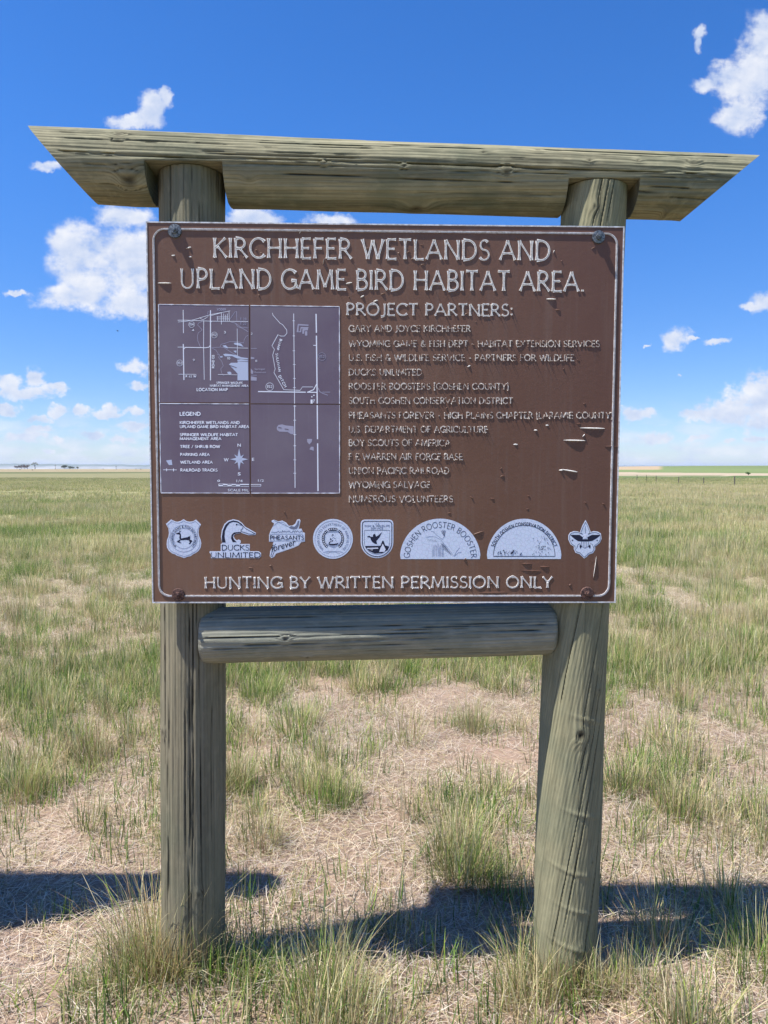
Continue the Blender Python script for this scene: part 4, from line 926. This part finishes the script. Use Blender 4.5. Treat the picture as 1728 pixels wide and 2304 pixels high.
tag(mb.build('paint_flakes', M_PEEL, panel, smooth=True, off=ROOT), kind='stuff')

# ------------------------------------------------------------------ a second frame of the same kind stands to the left; its shadow falls into view
def copy_tree(o, parent, names):
    c = o.copy(); C.objects.link(c); c.parent = parent
    for ch in list(o.children):
        if ch.name.split('.')[0] in names: copy_tree(ch, c, names)
    return c
sign2 = copy_tree(sign, None, ('top_beam', 'post', 'cross_rail', 'board_panel', 'metal_edge', 'border_line', 'border_groove', 'bolt', 'nut', 'bolt_end'))
sign2.location = ROOT + Vector((-3.01, .09, 0))
sign2['label'] = 'second log sign frame with a blank board, beyond the left edge, seen by its shadow'

# ------------------------------------------------------------------ grasses
def grass_material():
    m = bpy.data.materials.new('grass_blades'); m.use_nodes = True; t = NT(m)
    tint = t.node('ShaderNodeAttribute', attribute_name='tint').outputs['Color']
    rnd = t.node('ShaderNodeObjectInfo').outputs['Random']
    c = t.mix(1, tint, t.mix(rnd, (.82, .80, .82), (1.18, 1.16, 1.05)), 'MULTIPLY')
    t.set('Base Color', c); t.b.inputs['Roughness'].default_value = .62; t.b.inputs['Specular IOR Level'].default_value = .2
    tr = t.node('ShaderNodeBsdfTranslucent', {'Color': c}); mx = t.n.new('ShaderNodeMixShader'); mx.inputs[0].default_value = .36
    t.l.new(t.b.outputs[0], mx.inputs[1]); t.l.new(tr.outputs[0], mx.inputs[2]); t.l.new(mx.outputs[0], t.n['Material Output'].inputs[0])
    return m
M_GRASS = grass_material()
GREEN = [(.15, .26, .03), (.18, .30, .04), (.10, .20, .035), (.24, .34, .05), (.14, .23, .06), (.055, .12, .022), (.075, .15, .03)]
OLIVE = [(.31, .33, .10), (.36, .36, .13), (.26, .29, .10), (.24, .28, .13)]
DRY = [(.62, .52, .29), (.54, .45, .24), (.68, .60, .38), (.46, .36, .20)]
LITTER = [(.70, .58, .47), (.62, .51, .42), (.80, .69, .57), (.50, .40, .33), (.32, .24, .19)]
BROWN = [(.30, .19, .10), (.38, .26, .14), (.25, .16, .09)]
def blades(r, n, rad, ln, wd, lean, pal, weights, bend=.5, falloff=1.0, dome=0.0, seg=3, out=0.0):
    """arrays of n blades: verts, faces, colours. lean = mean tilt from upright in radians, bend = extra droop"""
    v = []; f = []; c = []
    pals = r.choices(range(len(pal)), weights, k=n)
    for k in range(n):
        a = r.uniform(0, 6.283); q = rad * r.random() ** (.5 * falloff); x, y = q * math.cos(a), q * math.sin(a)
        L = r.uniform(*ln) * (1 - dome * (q / max(rad, 1e-6)) ** 2); w = r.uniform(*wd)
        th = abs(r.gauss(0, lean)) if lean < 1.2 else r.uniform(lean, 1.5)
        th = min(th, 1.52)
        d = r.uniform(0, 6.283) if r.random() > out else a + r.gauss(0, .5)
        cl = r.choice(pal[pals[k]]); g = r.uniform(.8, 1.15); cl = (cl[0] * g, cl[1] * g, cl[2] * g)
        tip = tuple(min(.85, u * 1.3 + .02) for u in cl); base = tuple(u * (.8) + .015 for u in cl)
        px, py, pz = x, y, r.uniform(0, .012) if lean >= 1.2 else -.01
        b = len(v); side = (-math.sin(d), math.cos(d)); cur = r.uniform(-1, 1) * (1.2 if lean >= 1.2 else .4)
        for s_ in range(seg + 1):
            u = s_ / seg; ww = w * .5 * (1 - u * .8 if u < 1 else 0) * (1 if s_ else .8)
            cc = [base[i] + (tip[i] - base[i]) * u for i in range(3)]
            if s_ < seg:
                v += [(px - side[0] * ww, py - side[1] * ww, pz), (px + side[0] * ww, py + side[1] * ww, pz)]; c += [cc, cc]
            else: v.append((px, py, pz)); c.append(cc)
            l = L / seg; px += math.cos(d) * math.sin(th) * l; py += math.sin(d) * math.sin(th) * l; pz += math.cos(th) * l
            if lean >= 1.2: pz = max(.002, pz)
            th = min(2.3 if lean < 1.2 else 1.58, th + bend * r.uniform(.4, 1.2) * u * 1.2); d += cur * .25; side = (-math.sin(d), math.cos(d))
        for s_ in range(seg - 1): i = b + 2 * s_; f.append((i, i + 1, i + 3, i + 2))
        i = b + 2 * (seg - 1); f.append((i, i + 1, i + 2))
    return v, f, c
def blade_mesh(name, parts):
    mb = MB()
    for v, f, c in parts:
        b = len(mb.v); mb.v += v; mb.f += [tuple(i + b for i in q) for q in f]; mb.c += [tuple(q) for q in c]
    return mb.mesh(name, M_GRASS)
KINDS = []; KI = {}
def kind(name, count, maker):
    KI[name] = list(range(len(KINDS), len(KINDS) + count))
    for k in range(count):
        r = random.Random(hash(name) % 1 + len(KINDS) * 17 + 3); KINDS.append(maker(r))
kind('litter', 6, lambda r: [blades(r, 125, .28, (.04, .15), (.0018, .0038), 1.3, [LITTER, DRY, OLIVE], [8, 1.5, .6], bend=.25)])
kind('sprig', 6, lambda r: [blades(r, 17, .12, (.06, .19), (.0036, .0072), .42, [GREEN, OLIVE, DRY], [5, 2, 1.2], bend=.45)])
kind('bunch', 5, lambda r: [blades(r, 80, .085, (.12, .27), (.0028, .0056), .55, [GREEN, OLIVE, DRY], [3, 4, 4], bend=.55, out=.7), blades(r, 30, .1, (.05, .12), (.002, .0035), .9, [DRY, BROWN], [2, 2], bend=.4)])
kind('greenbunch', 4, lambda r: [blades(r, 85, .09, (.09, .20), (.003, .0058), .6, [GREEN, OLIVE], [5, 2], bend=.5, out=.7)])
kind('drybunch', 4, lambda r: [blades(r, 85, .08, (.12, .34), (.0018, .0036), .5, [DRY, BROWN, OLIVE], [5, 2, 3], bend=.6, out=.7)])
kind('stems', 4, lambda r: [blades(r, 16, .16, (.28, .52), (.002, .0032), .12, [DRY], [1], bend=.12), blades(r, 14, .16, (.1, .2), (.002, .004), .4, [OLIVE, GREEN], [1, 1])])
kind('mid', 6, lambda r: [blades(r, 170, .36, (.07, .19), (.0032, .0056), .42, [GREEN, OLIVE, DRY], [2.6, 4, 4.2], bend=.5)])
kind('middry', 3, lambda r: [blades(r, 150, .34, (.08, .22), (.003, .0052), .42, [GREEN, OLIVE, DRY, BROWN], [1, 3, 6, 1], bend=.5)])
kind('midgreen', 3, lambda r: [blades(r, 190, .33, (.08, .20), (.0034, .006), .4, [GREEN, OLIVE, DRY], [6, 3, 1], bend=.5)])
kind('far', 6, lambda r: [blades(r, 230, 1.3, (.08, .24), (.010, .020), .45, [GREEN, OLIVE, DRY], [1.8, 4.2, 4.6], bend=.5, seg=2)])
kind('farstraw', 3, lambda r: [blades(r, 60, .9, (.22, .42), (.006, .010), .16, [DRY], [1], bend=.15, seg=2)])
PC = bpy.data.collections.new('grass_kinds')
for i, parts in enumerate(KINDS):
    o = bpy.data.objects.new('blade_set_%03d' % i, blade_mesh('blade_set', parts)); PC.objects.link(o)
# ---- where the photograph is bare or green (pixel centre, half-size in pixels), turned into ground patches
def patches(lst):
    o = []
    for px, py, rx, ry, w in lst:
        c = on_ground(px, py); e1 = on_ground(px + rx, py); e2 = on_ground(px, py - ry); o.append((c.x, c.y, abs(e1.x - c.x), abs(e2.y - c.y), w))
    return o
BARE = patches([(60,1360,100,25,1),(640,1590,120,45,1),(700,1560,200,30,.8),(1010,1570,90,70,1.1),(1130,1620,90,60,1),(1500,1620,170,70,1.1),(1650,1470,80,30,1),(1510,1345,60,28,1.1),(1420,1290,90,20,.9),(760,1920,190,70,.9),(250,1780,90,70,.8),
   (640,1770,60,60,.6),(120,1960,120,40,1),(90,2150,170,70,1.1),(1560,2240,220,70,1),(1000,2130,170,60,1),(1000,2230,160,50,.6),(240,1470,90,18,1),(300,1335,60,12,.7),(1500,1950,200,30,.8),(880,1690,80,40,.6),(1250,1740,60,60,.5),(1620,1840,100,60,.5),(560,2010,90,30,.5)])
LUSH = patches([(600,1530,110,40,1.3),(160,1540,200,55,1.1),(850,1520,70,45,1),(1120,1500,100,40,.9),(1300,1500,60,60,1),(1560,1430,160,35,1.2),(1420,1250,60,30,1.5),(1700,1270,40,50,1.2),(60,1420,60,25,.6),(720,1740,90,80,.7),(1080,1900,140,70,.6),(80,1740,110,60,.8),(540,1700,60,90,.8),
   (1500,1740,120,70,.7),(380,2200,160,70,.6),(640,2240,200,60,.7),(1230,2215,90,60,.6),(1700,2160,60,80,.8),(40,2290,120,40,.6),(520,2010,50,60,.8),(850,2090,140,40,.5),(240,1340,80,20,.6),(1050,1490,300,25,.9),(330,1560,50,90,.8)])
def cover(x, y):
    b = sum(w * math.exp(-(((x - cx) / rx) ** 2 + ((y - cy) / ry) ** 2) * .8) for cx, cy, rx, ry, w in BARE)
    l = sum(w * math.exp(-(((x - cx) / rx) ** 2 + ((y - cy) / ry) ** 2) * .8) for cx, cy, rx, ry, w in LUSH)
    base = .64 + 1.15 * fbm(x + 9, y, 1.5) + .25 * min(1, max(0, (y - 5.0) / 3))
    return max(0, min(1.3, base - .62 * b + .62 * l))
def scatter(name, label, items):
    me = bpy.data.meshes.new(name + '_points'); n = len(items)
    me.from_pydata([i[0] for i in items], [], [])
    a = me.attributes.new('turn', 'FLOAT_VECTOR', 'POINT'); a.data.foreach_set('vector', np.array([(i[4], i[5], i[1]) for i in items], 'f').ravel())
    a = me.attributes.new('size', 'FLOAT', 'POINT'); a.data.foreach_set('value', np.array([i[2] for i in items], 'f'))
    a = me.attributes.new('pick', 'INT', 'POINT'); a.data.foreach_set('value', np.array([i[3] for i in items], 'i'))
    me.materials.append(M_GRASS); o = tag(link(name, me), label, 'grass', kind='stuff')
    g = bpy.data.node_groups.new(name, 'GeometryNodeTree'); g.interface.new_socket('Geometry', in_out='INPUT', socket_type='NodeSocketGeometry'); g.interface.new_socket('Geometry', in_out='OUTPUT', socket_type='NodeSocketGeometry')
    gi = g.nodes.new('NodeGroupInput'); go = g.nodes.new('NodeGroupOutput'); ip = g.nodes.new('GeometryNodeInstanceOnPoints'); ci = g.nodes.new('GeometryNodeCollectionInfo')
    ci.inputs['Collection'].default_value = PC; ci.inputs['Separate Children'].default_value = True; ci.inputs['Reset Children'].default_value = True
    ip.inputs['Pick Instance'].default_value = True
    def attr(nm, ty):
        q = g.nodes.new('GeometryNodeInputNamedAttribute'); q.data_type = ty; q.inputs['Name'].default_value = nm; return [s_ for s_ in q.outputs if s_.enabled and s_.name == 'Attribute'][0]
    g.links.new(gi.outputs[0], ip.inputs['Points']); g.links.new(ci.outputs[0], ip.inputs['Instance'])
    g.links.new(attr('turn', 'FLOAT_VECTOR'), ip.inputs['Rotation']); g.links.new(attr('size', 'FLOAT'), ip.inputs['Scale']); g.links.new(attr('pick', 'INT'), ip.inputs['Instance Index'])
    g.links.new(ip.outputs[0], go.inputs[0]); md = o.modifiers.new('scatter', 'NODES'); md.node_group = g
    return o
POSTS = ((-.678, YC), (.652, YC + .014))
def clear(x, y, r=.13): return all(math.hypot(x - px, y - py) > r for px, py in POSTS)
rg = random.Random(31); LIT = []; GR = []; TALL = []; TALL2 = []
def wedge(y0, y1, dens, k=.66, pad=.9):
    """random spots on the ground between two distances, denser ones first in order of area"""
    area = k * (y1 * y1 - y0 * y0) + 2 * pad * (y1 - y0)
    for _ in range(int(area * dens)):
        while True:
            y = rg.uniform(y0, y1); hw = k * y + pad; x = rg.uniform(-1, 1) * (k * y1 + pad)
            if abs(x) < hw: break
        yield x, y
def put(lst, x, y, kind_, s_, sink=0.0): lst.append(((x, y, ground_z(x, y) - sink), rg.uniform(0, 6.283), s_, rg.choice(KI[kind_]), rg.gauss(0, .05), rg.gauss(0, .05)))
for x, y in wedge(1.5, 7, 52):
    if clear(x, y, .16) and rg.random() < .95 - 1.3 * max(0, fbm(x + 40, y, 1.7)): put(LIT, x, y, 'litter', rg.uniform(.75, 1.15))
for x, y in wedge(7, 16, 14): put(LIT, x, y, 'litter', rg.uniform(1.0, 1.5))
for x, y in wedge(1.5, 7.5, 125):
    if not clear(x, y): continue
    c = cover(x, y)
    if rg.random() < c ** 1.5 * .95: put(GR, x, y, 'sprig', rg.uniform(.7, 1.25))
for x, y in wedge(1.5, 7.5, 27):
    if not clear(x, y, .17): continue
    c = cover(x, y)
    if rg.random() < c ** 2.2 * .7: put(GR, x, y, rg.choice(('bunch', 'bunch', 'drybunch', 'greenbunch')), rg.uniform(.6, 1.25))
for x, y in wedge(4.6, 17, 7):
    c = cover(x, y) - .5 * max(0, fbm(x * .7 + 5, y, .75))
    if rg.random() < .22 + .6 * c: put(GR, x, y, rg.choice(('greenbunch', 'greenbunch', 'bunch', 'drybunch')), rg.uniform(.7, 1.55))
for x, y in wedge(5.0, 16, 10.5):
    c = cover(x, y)
    g_ = fbm(x, y, .55) + rg.gauss(0, .08); c -= 1.7 * max(0, fbm(x * .7 + 5, y, .75))
    if rg.random() < min(1, (y - 4.6) / 3) * max(0, c) ** 1.6: put(GR, x, y, 'midgreen' if g_ > .08 else 'middry' if g_ < -.14 else 'mid', rg.uniform(.7, 1.2))
for x, y in wedge(14, 40, 3.6):
    g_ = fbm(x * .5, y, .3) + rg.gauss(0, .08)
    if fbm(x * .6 + 3, y, .33) > -.22: put(GR, x, y, 'midgreen' if g_ > .1 else 'middry' if g_ < -.1 else 'mid', rg.uniform(1.2, 1.8))
for x, y in wedge(30, 140, .55):
    put(GR, x, y, 'far', rg.uniform(.8, 1.3))
for x, y in wedge(4.5, 16, 4.2):
    q = fbm(x + 70, y, .5) + (.28 if x > .12 * y else -.12)
    if q > .12: put(TALL, x, y, 'stems', rg.uniform(.75, 1.25))
for x, y in wedge(16, 75, 1.0):
    if x > .1 * y or fbm(x, y, .1) > .25: put(TALL, x, y, 'farstraw', rg.uniform(.8, 1.2))
scatter('straw_litter', 'pale dead grass stalks lying flat over the bare soil', LIT)
scatter('grass', 'green and olive grass sprouting all over the prairie', GR)
scatter('tall_grass', 'tall straw coloured stems standing among the green grass', TALL)

# ---- tussocks one can point at
def tussock(label, px, py, height, rad, mixw, n=230, lean=.42, bend=.6, shift=(0, 0)):
    p = on_ground(px, py); p.x += shift[0]; p.y += shift[1]; p.z = ground_z(p.x, p.y) - .008; r = random.Random(int(px * 7 + py))
    pal = [GREEN, OLIVE, DRY, BROWN]
    parts = [blades(r, n, rad, (height * .5, height * 1.1), (.0022, .0044), lean * 1.25, pal, mixw, bend=bend, out=.75, seg=4), blades(r, n // 3, rad * 1.3, (height * .25, height * .55), (.0026, .0046), .95, pal, mixw, bend=.5, out=.6)]
    o = link('grass_tussock', blade_mesh('grass_tussock', parts), loc=p); tag(o, label, 'grass tussock', 'grass tussocks around the sign'); return o
for a in [('largest yellow green tussock behind the sign, near the right post', 1031, 1962, .34, .13, [3, 5, 6, 1], 420),
  ('dark green fringe on the right of the largest tussock', 1105, 1985, .20, .12, [6, 4, 2, 1], 200),
  ('upright green tussock midway between the two posts', 765, 1815, .24, .10, [6, 4, 2, 1], 260),
  ('shady olive tussock touching the right edge of the left post', 530, 1775, .27, .11, [3, 5, 4, 3], 300),
  ('dry straw tussock low behind the left post, above the shadow', 585, 1905, .24, .11, [2, 5, 5, 3], 260),
  ('brown centred tussock in the grass left of the left post', 195, 1700, .30, .13, [1, 4, 5, 4], 330),
  ('dark drooping tussock at the left edge of the picture', 45, 1795, .28, .15, [3, 5, 3, 2], 330),
  ('bushy golden brown clump at the foot of the left post', 352, 2200, .40, .13, [1, 3, 6, 4], 420),
  ('bright green blades drooping at the right of the left post foot', 500, 2232, .26, .13, [8, 3, 2, 0], 190),
  ('ochre tipped green tuft in the foreground between the posts', 742, 2292, .30, .11, [4, 5, 4, 1], 330),
  ('spiky yellow green clump left of the right post foot', 1205, 2215, .30, .11, [4, 4, 5, 2], 240),
  ('reddish brown dead stalks close against the right post foot', 1272, 2222, .22, .08, [0, 1, 4, 6], 210),
  ('thin dead clump inside the shadow right of the right post', 1478, 2125, .27, .10, [1, 3, 5, 3], 190),
  ('green fan of blades at the right edge by the shadow', 1712, 2190, .30, .13, [6, 4, 2, 0], 260),
  ('round dark green mound on bare litter beyond the right post', 1590, 1505, .26, .20, [9, 3, 0, 0], 420),
  ('small dark green tuft far left below the horizon', 62, 1398, .22, .16, [9, 2, 1, 0], 260),
  ('narrow dark green tuft beside the upper left meadow', 208, 1368, .22, .12, [9, 2, 0, 0], 200),
  ('dry clump hugging the right edge of the right post', 1420, 1775, .24, .13, [1, 4, 5, 2], 280),
  ('sage grey tussock seen through the frame on the right', 1065, 1645, .26, .13, [2, 7, 2, 1], 260),
  ('loose tuft seen through the frame on the left', 682, 1618, .20, .10, [4, 5, 3, 0], 200),
  ('tiny green tuft on bare ground close to the right post', 1427, 1552, .15, .07, [8, 3, 1, 0], 120),
  ('compact green tuft in the middle of the bare ground', 1534, 1640, .15, .08, [6, 5, 1, 0], 150),
  ('small tuft with a yellow stem on the bare ground at right', 1665, 1643, .15, .08, [5, 4, 3, 0], 130),
  ('lush green clump seen just above the bare soil by the left post', 590, 1572, .27, .17, [7, 4, 1, 0], 420)]:
    tussock(*a)
for px, py, h_ in ((300, 2225, .26), (420, 2205, .30), (455, 2240, .22), (240, 2262, .22), (1180, 2262, .22), (1335, 2240, .16)):
    p = on_ground(px, py); p.z = ground_z(p.x, p.y)
    for q in range(3): put(TALL2, p.x + rg.uniform(-.08, .08), p.y + rg.uniform(-.06, .06), 'drybunch' if q else 'bunch', h_ / .26 * rg.uniform(.75, 1.1))
scatter('bunch_grass', 'dry bunch grass crowding the feet of the posts', TALL2)
for px, py, lab in ((1605, 1350, 'tall golden straw stand beyond the bare strip'), (1700, 1415, 'tall golden straw stand at the right edge'), (1560, 1275, 'pale straw stems further back beside the sign edge')):
    p = on_ground(px, py); p.z = ground_z(p.x, p.y); r = random.Random(px)
    o = link('straw_stand', blade_mesh('straw_stand', [blades(r, 70, .30, (.35, .62), (.003, .0048), .10, [DRY], [1], bend=.12)]), loc=p)
    tag(o, lab, 'dry grass', 'stands of tall straw on the right')

# ------------------------------------------------------------------ far things
def simple_far(name, c): return mat_new(name, c, .9, 0, .1)
M_FPOST = simple_far('grey_fence_wood', (.13, .115, .10)); M_STEEL = simple_far('dark_steel', (.04, .045, .045))
fence = tag(empty('wire_fence', on_ground(1500, 1088)), 'row of thin weathered posts along the far right field', 'fence')
fb_ = fence.location; prev = None
bases = [(1433, 1083, 14.5, .13, 0), (1455, 1087, 18.5, .07, 1), (1476.5, 1084.5, 13.5, .14, 0), (1526.5, 1089, 16.5, .15, 0), (1583.5, 1091, 15.5, .16, 0), (1652.5, 1097, 22.5, .17, 0), (1745, 1102, 24, .15, 0)]
pts = []
for px, py, hp, w, steel in bases:
    w *= .75; p = on_ground(px, py); p.z = ground_z(p.x, p.y); h = hp / F * math.hypot(p.x, p.y); pts.append((p, h)); mb = MB(); n = 8
    lean = Vector((random.uniform(-.04, .04), 0, 1)); ring_ = lambda z, r: [p - fb_ + lean * z + Vector((r * math.cos(k * 6.283 / n), r * math.sin(k * 6.283 / n), 0)) for k in range(n)]
    v = ring_(-.3, w / 2) + ring_(h * .97, w / 2 * .9) + ring_(h, w / 2 * .6); f = [(k, (k + 1) % n, (k + 1) % n + n, k + n) for k in range(n)] + [(k + n, (k + 1) % n + n, (k + 1) % n + 2 * n, k + 2 * n) for k in range(n)] + [tuple(range(2 * n, 3 * n))]
    mb.add(v, f); o = mb.build('post', M_STEEL if steel else M_FPOST, fence)
    if steel: o['label'] = 'thin dark steel post'
for fr in (.35, .6, .88):
    mb = MB(); order = sorted(pts, key=lambda q: q[0].x); q = [p + Vector((0, 0, h * fr)) - fb_ for p, h in order]
    for a, b in zip(q[:-1], q[1:]):
        up = Vector((0, 0, .0015)); sd_ = Vector((0, .0015, 0)); mb.add([a - up, a + sd_, a + up, b - up, b + sd_, b + up], [(0, 1, 4, 3), (1, 2, 5, 4), (2, 0, 3, 5)])
    mb.build('wire', M_STEEL, fence)
def leafy(mb, r, c, rad, n, s_, cols, flat=1.0):
    for k in range(n):
        d = Vector((r.gauss(0, 1), r.gauss(0, 1), r.gauss(0, 1))).normalized() * r.random() ** .45; p = Vector(c) + Vector((d.x * rad, d.y * rad, d.z * rad * flat))
        a = Vector((r.gauss(0, 1), r.gauss(0, 1), r.gauss(0, 1))).normalized(); b = a.orthogonal().normalized(); c_ = a.cross(b); e = s_ * r.uniform(.6, 1.3)
        mb.add([p - b * e, p + c_ * e * .6, p + b * e, p - c_ * e * .6], [(0, 1, 2, 3)], r.choice(cols))
def limb(mb, pts_, rad, n=6, col=(.1, .08, .07)):
    v = []; f = []
    for p, r_ in zip(pts_, rad): v += [Vector(p) + Vector((r_ * math.cos(k * 6.283 / n), r_ * math.sin(k * 6.283 / n), 0)) for k in range(n)]
    for i in range(len(pts_) - 1): f += [(i * n + k, i * n + (k + 1) % n, (i + 1) * n + (k + 1) % n, (i + 1) * n + k) for k in range(n)]
    mb.add(v, f, col)
M_BARK = simple_far('bark', (.06, .05, .045))
p = on_ground(79, 1058.5); s_ = 700 / p.y; p *= s_; p.z = ground_z(p.x, p.y); p.y *= 1.0; tr = tag(empty('lone_tree', p), 'lone spreading tree on the left horizon', 'tree')
r = random.Random(8); mb = MB(); limb(mb, [(0, 0, -.5), (.1, 0, 2), (-.2, 0, 4), (-.5, 0, 5.5)], [.55, .42, .36, .22]); 
for a, b, c_ in (((0, 0, 3), (-1.6, .3, 5), (-3.2, .4, 7)), ((-.1, 0, 3.6), (1.2, -.2, 5.4), (2.6, 0, 6.4)), ((-.4, 0, 5), (.6, .4, 6.6), (1.0, .5, 7.9)), ((-.5, 0, 5), (-1.2, -.4, 6.8), (-1.6, -.5, 8.3))): limb(mb, [a, b, c_], [.26, .16, .06])
mb.build('trunk', M_BARK, tr)
mb = MB()
for c_, rd in (((-3, .4, 7), 1.7), ((2.4, 0, 6.4), 1.7), ((1.0, .5, 7.8), 1.6), ((-1.5, -.5, 8.2), 1.6), ((-.2, 0, 6.8), 1.5), ((-4.2, 0, 6.0), 1.0), ((3.6, 0, 5.8), 1.0)): leafy(mb, r, (c_[0], c_[1], c_[2] + r.uniform(-.5, .6)), rd * .9, 75, .26, [(.17, .17, .09), (.21, .20, .12), (.12, .13, .065)], .75)
mb.build('crown', M_GRASS, tr); tr.scale = (.72, .72, .72)
def shrub(name, label, cat, px, py, dist, w, h, n, cols, group=None):
    s__, t__ = slope(px, py); q = Vector((s__ * dist, dist, 0)); q.z = ground_z(q.x, q.y)
    r = random.Random(int(px)); o = tag(empty(name, q), label, cat, group); mb = MB(); limb(mb, [(0, 0, -.3), (0, 0, h * .6)], [.12 + w * .03, .06]); mb.build('trunk', M_BARK, o)
    mb = MB()
    for k in range(4): leafy(mb, r, (r.uniform(-w * .3, w * .3), r.uniform(-w * .2, w * .2), h * r.uniform(.4, .65)), w * .32, n // 4, w * .07, cols, .8 * h / w)
    mb.build('crown', M_GRASS, o)
BR = [(.11, .08, .06), (.15, .10, .075), (.08, .07, .045)]; GRN = [(.08, .10, .06), (.11, .13, .08)]
for px, w, h, d, lab in ((38, 6, 4.5, 900, 'low tree at the left end of the horizon grove'), (49, 7, 7, 900, 'tallest tree of the left horizon grove'), (55, 5, 6, 905, 'middle tree of the left horizon grove'), (62, 6, 6.5, 900, 'right end tree of the left horizon grove')): shrub('horizon_tree', lab, 'tree', px, 1056, d, w, h, 240, BR, 'grove on the left horizon')
for px, w, h, d, lab in ((146, 9, 6, 950, 'wide tree right of the lone tree on the horizon'), (157, 7, 5, 950, 'tree at the right of the wide horizon tree'), (164.5, 4.5, 4, 950, 'small horizon tree between the poles'), (175, 4.5, 3.6, 950, 'last small horizon tree before the right pole')): shrub('horizon_tree', lab, 'tree', px, 1056, d, w, h, 240, GRN, 'trees along the middle of the left horizon')
for px, py, d, lab in ((45, 1059, 520, 'dark low bush left of the lone tree'), (73, 1060, 500, 'dark low bush under the lone tree'), (286, 1059, 560, 'dark low bush near the sign edge'), (306, 1058.5, 600, 'pair of small bushes by the sign edge, left one'), (317, 1058.8, 590, 'pair of small bushes by the sign edge, right one'), (233, 1057.6, 640, 'tiny dark bush left of the right pole')): shrub('low_bush', lab, 'bush', px, py, d, 1.5, 1.0, 60, BR, 'bushes scattered over the far left plain')
shrub('green_bush', 'rounded green bush on the far track at the right', 'bush', 1684, 1069, 215, 1.8, 1.1, 200, [(.07, .13, .035), (.09, .15, .05)])
for px, base, top, d, lab in ((124.8, 1059, 1048, 620, 'thin pole left of centre on the left horizon'), (261.5, 1057, 1048.5, 620, 'thin pole nearer the sign on the left horizon')):
    s__, _ = slope(px, base); q = Vector((s__ * d, d, 0)); q.z = ground_z(q.x, q.y); h = (base - top) / F * d; o = tag(empty('utility_pole', q), lab, 'pole', 'poles on the left horizon')
    mb = MB(); limb(mb, [(0, 0, -.5), (0, 0, h)], [.17, .12]); mb.build('pole', M_FPOST, o); mb = MB(); mb.add([Vector((x, y, z)) for z in (h - .7, h - .55) for x, y in ((-.9, -.05), (.9, -.05), (.9, .05), (-.9, .05))], [(0, 3, 2, 1), (4, 5, 6, 7), (0, 1, 5, 4), (1, 2, 6, 5), (2, 3, 7, 6), (3, 0, 4, 7)]); mb.build('crossarm', M_FPOST, o)
# bluffs and hills on the horizon
def ridge(name, az0, az1, dist, top, cols, seed, n=420):
    mb = MB(); rows = 7
    for i in range(n + 1):
        a = az0 + (az1 - az0) * i / n; e = min(1, i / 30, (n - i) / 30)
        hh = top * e * (.82 + .18 * noise.noise((i * .02, seed, 0)) + .10 * noise.noise((i * .11, seed, 3)))
        for j in range(rows):
            u = j / (rows - 1); d = dist + (u - 1) * dist * .12 * (1 + .35 * noise.noise((i * .09, u * 3, seed)))
            z = -60 + (hh + 60) * (u ** .7) * (1 + .05 * noise.noise((i * .3, u * 4, seed)))
            k = .5 + .9 * noise.noise((i * .12, u * 3.2, seed + 7)); k = max(0, min(1, k)); cl = np.array(cols[0]) * (1 - k) + np.array(cols[1]) * k
            if u > .8: cl = np.array(cols[2])
            mb.v.append((d * math.sin(a), d * math.cos(a), z)); mb.c.append(tuple(cl))
    for i in range(n):
        for j in range(rows - 1): q = i * rows + j; mb.f.append((q, q + rows, q + rows + 1, q + 1))
    m = mat_new(name, rough=.95, spec=.05); t = NT(m); t.set('Base Color', t.node('ShaderNodeAttribute', attribute_name='tint').outputs['Color'])
    return tag(mb.build(name, m, smooth=True), kind='structure')
ridge('bluffs', R(-58), R(4), 7000, 50, ((.42, .40, .37), (.17, .18, .15), (.14, .16, .11)), 2.0)
ridge('far_hills', R(2), R(60), 11500, 58, ((.22, .23, .17), (.30, .28, .22), (.17, .18, .12)), 9.0)
# a small dark bird high on the left
q = at(264, 744.5, 30); o = tag(empty('flying_bird', q), 'tiny dark bird in the blue sky left of the sign', 'bird')
M_BIRD = simple_far('dark_feathers', (.015, .015, .02)); mb = MB(); limb(mb, [(-.035, 0, .03), (-.015, 0, .01), (.01, 0, -.01), (.035, 0, -.03)], [.004, .014, .013, .004], 8); mb.c = []; mb.build('body', M_BIRD, o)
for sg in (-1, 1):
    mb = MB(); mb.add([(-.012, 0, .012), (.012, 0, -.004), (.02, sg * .06, .02), (.05, sg * .1, .025), (-.012, 0, .009), (.012, 0, -.008), (.02, sg * .06, .017), (.05, sg * .1, .023)], [(0, 1, 3, 2), (4, 6, 7, 5), (0, 2, 6, 4), (2, 3, 7, 6), (3, 1, 5, 7), (1, 0, 4, 5)]); mb.build('wing', M_BIRD, o)
# air
HAZE = 8e-5
mb = MB(); X = 15000; mb.add([(x, y, z) for z in (-75, 75) for x, y in ((-X, -X), (X, -X), (X, X), (-X, X))], [(0, 3, 2, 1), (4, 5, 6, 7), (0, 1, 5, 4), (1, 2, 6, 5), (2, 3, 7, 6), (3, 0, 4, 7)])
m = bpy.data.materials.new('air'); m.use_nodes = True; n_ = m.node_tree; n_.nodes.remove(n_.nodes['Principled BSDF']); pv = n_.nodes.new('ShaderNodeVolumePrincipled'); pv.inputs['Density'].default_value = HAZE; pv.inputs['Color'].default_value = (.66, .80, 1, 1); pv.inputs['Anisotropy'].default_value = .1
n_.links.new(pv.outputs[0], n_.nodes['Material Output'].inputs['Volume'])
tag(mb.build('haze', m), kind='stuff')
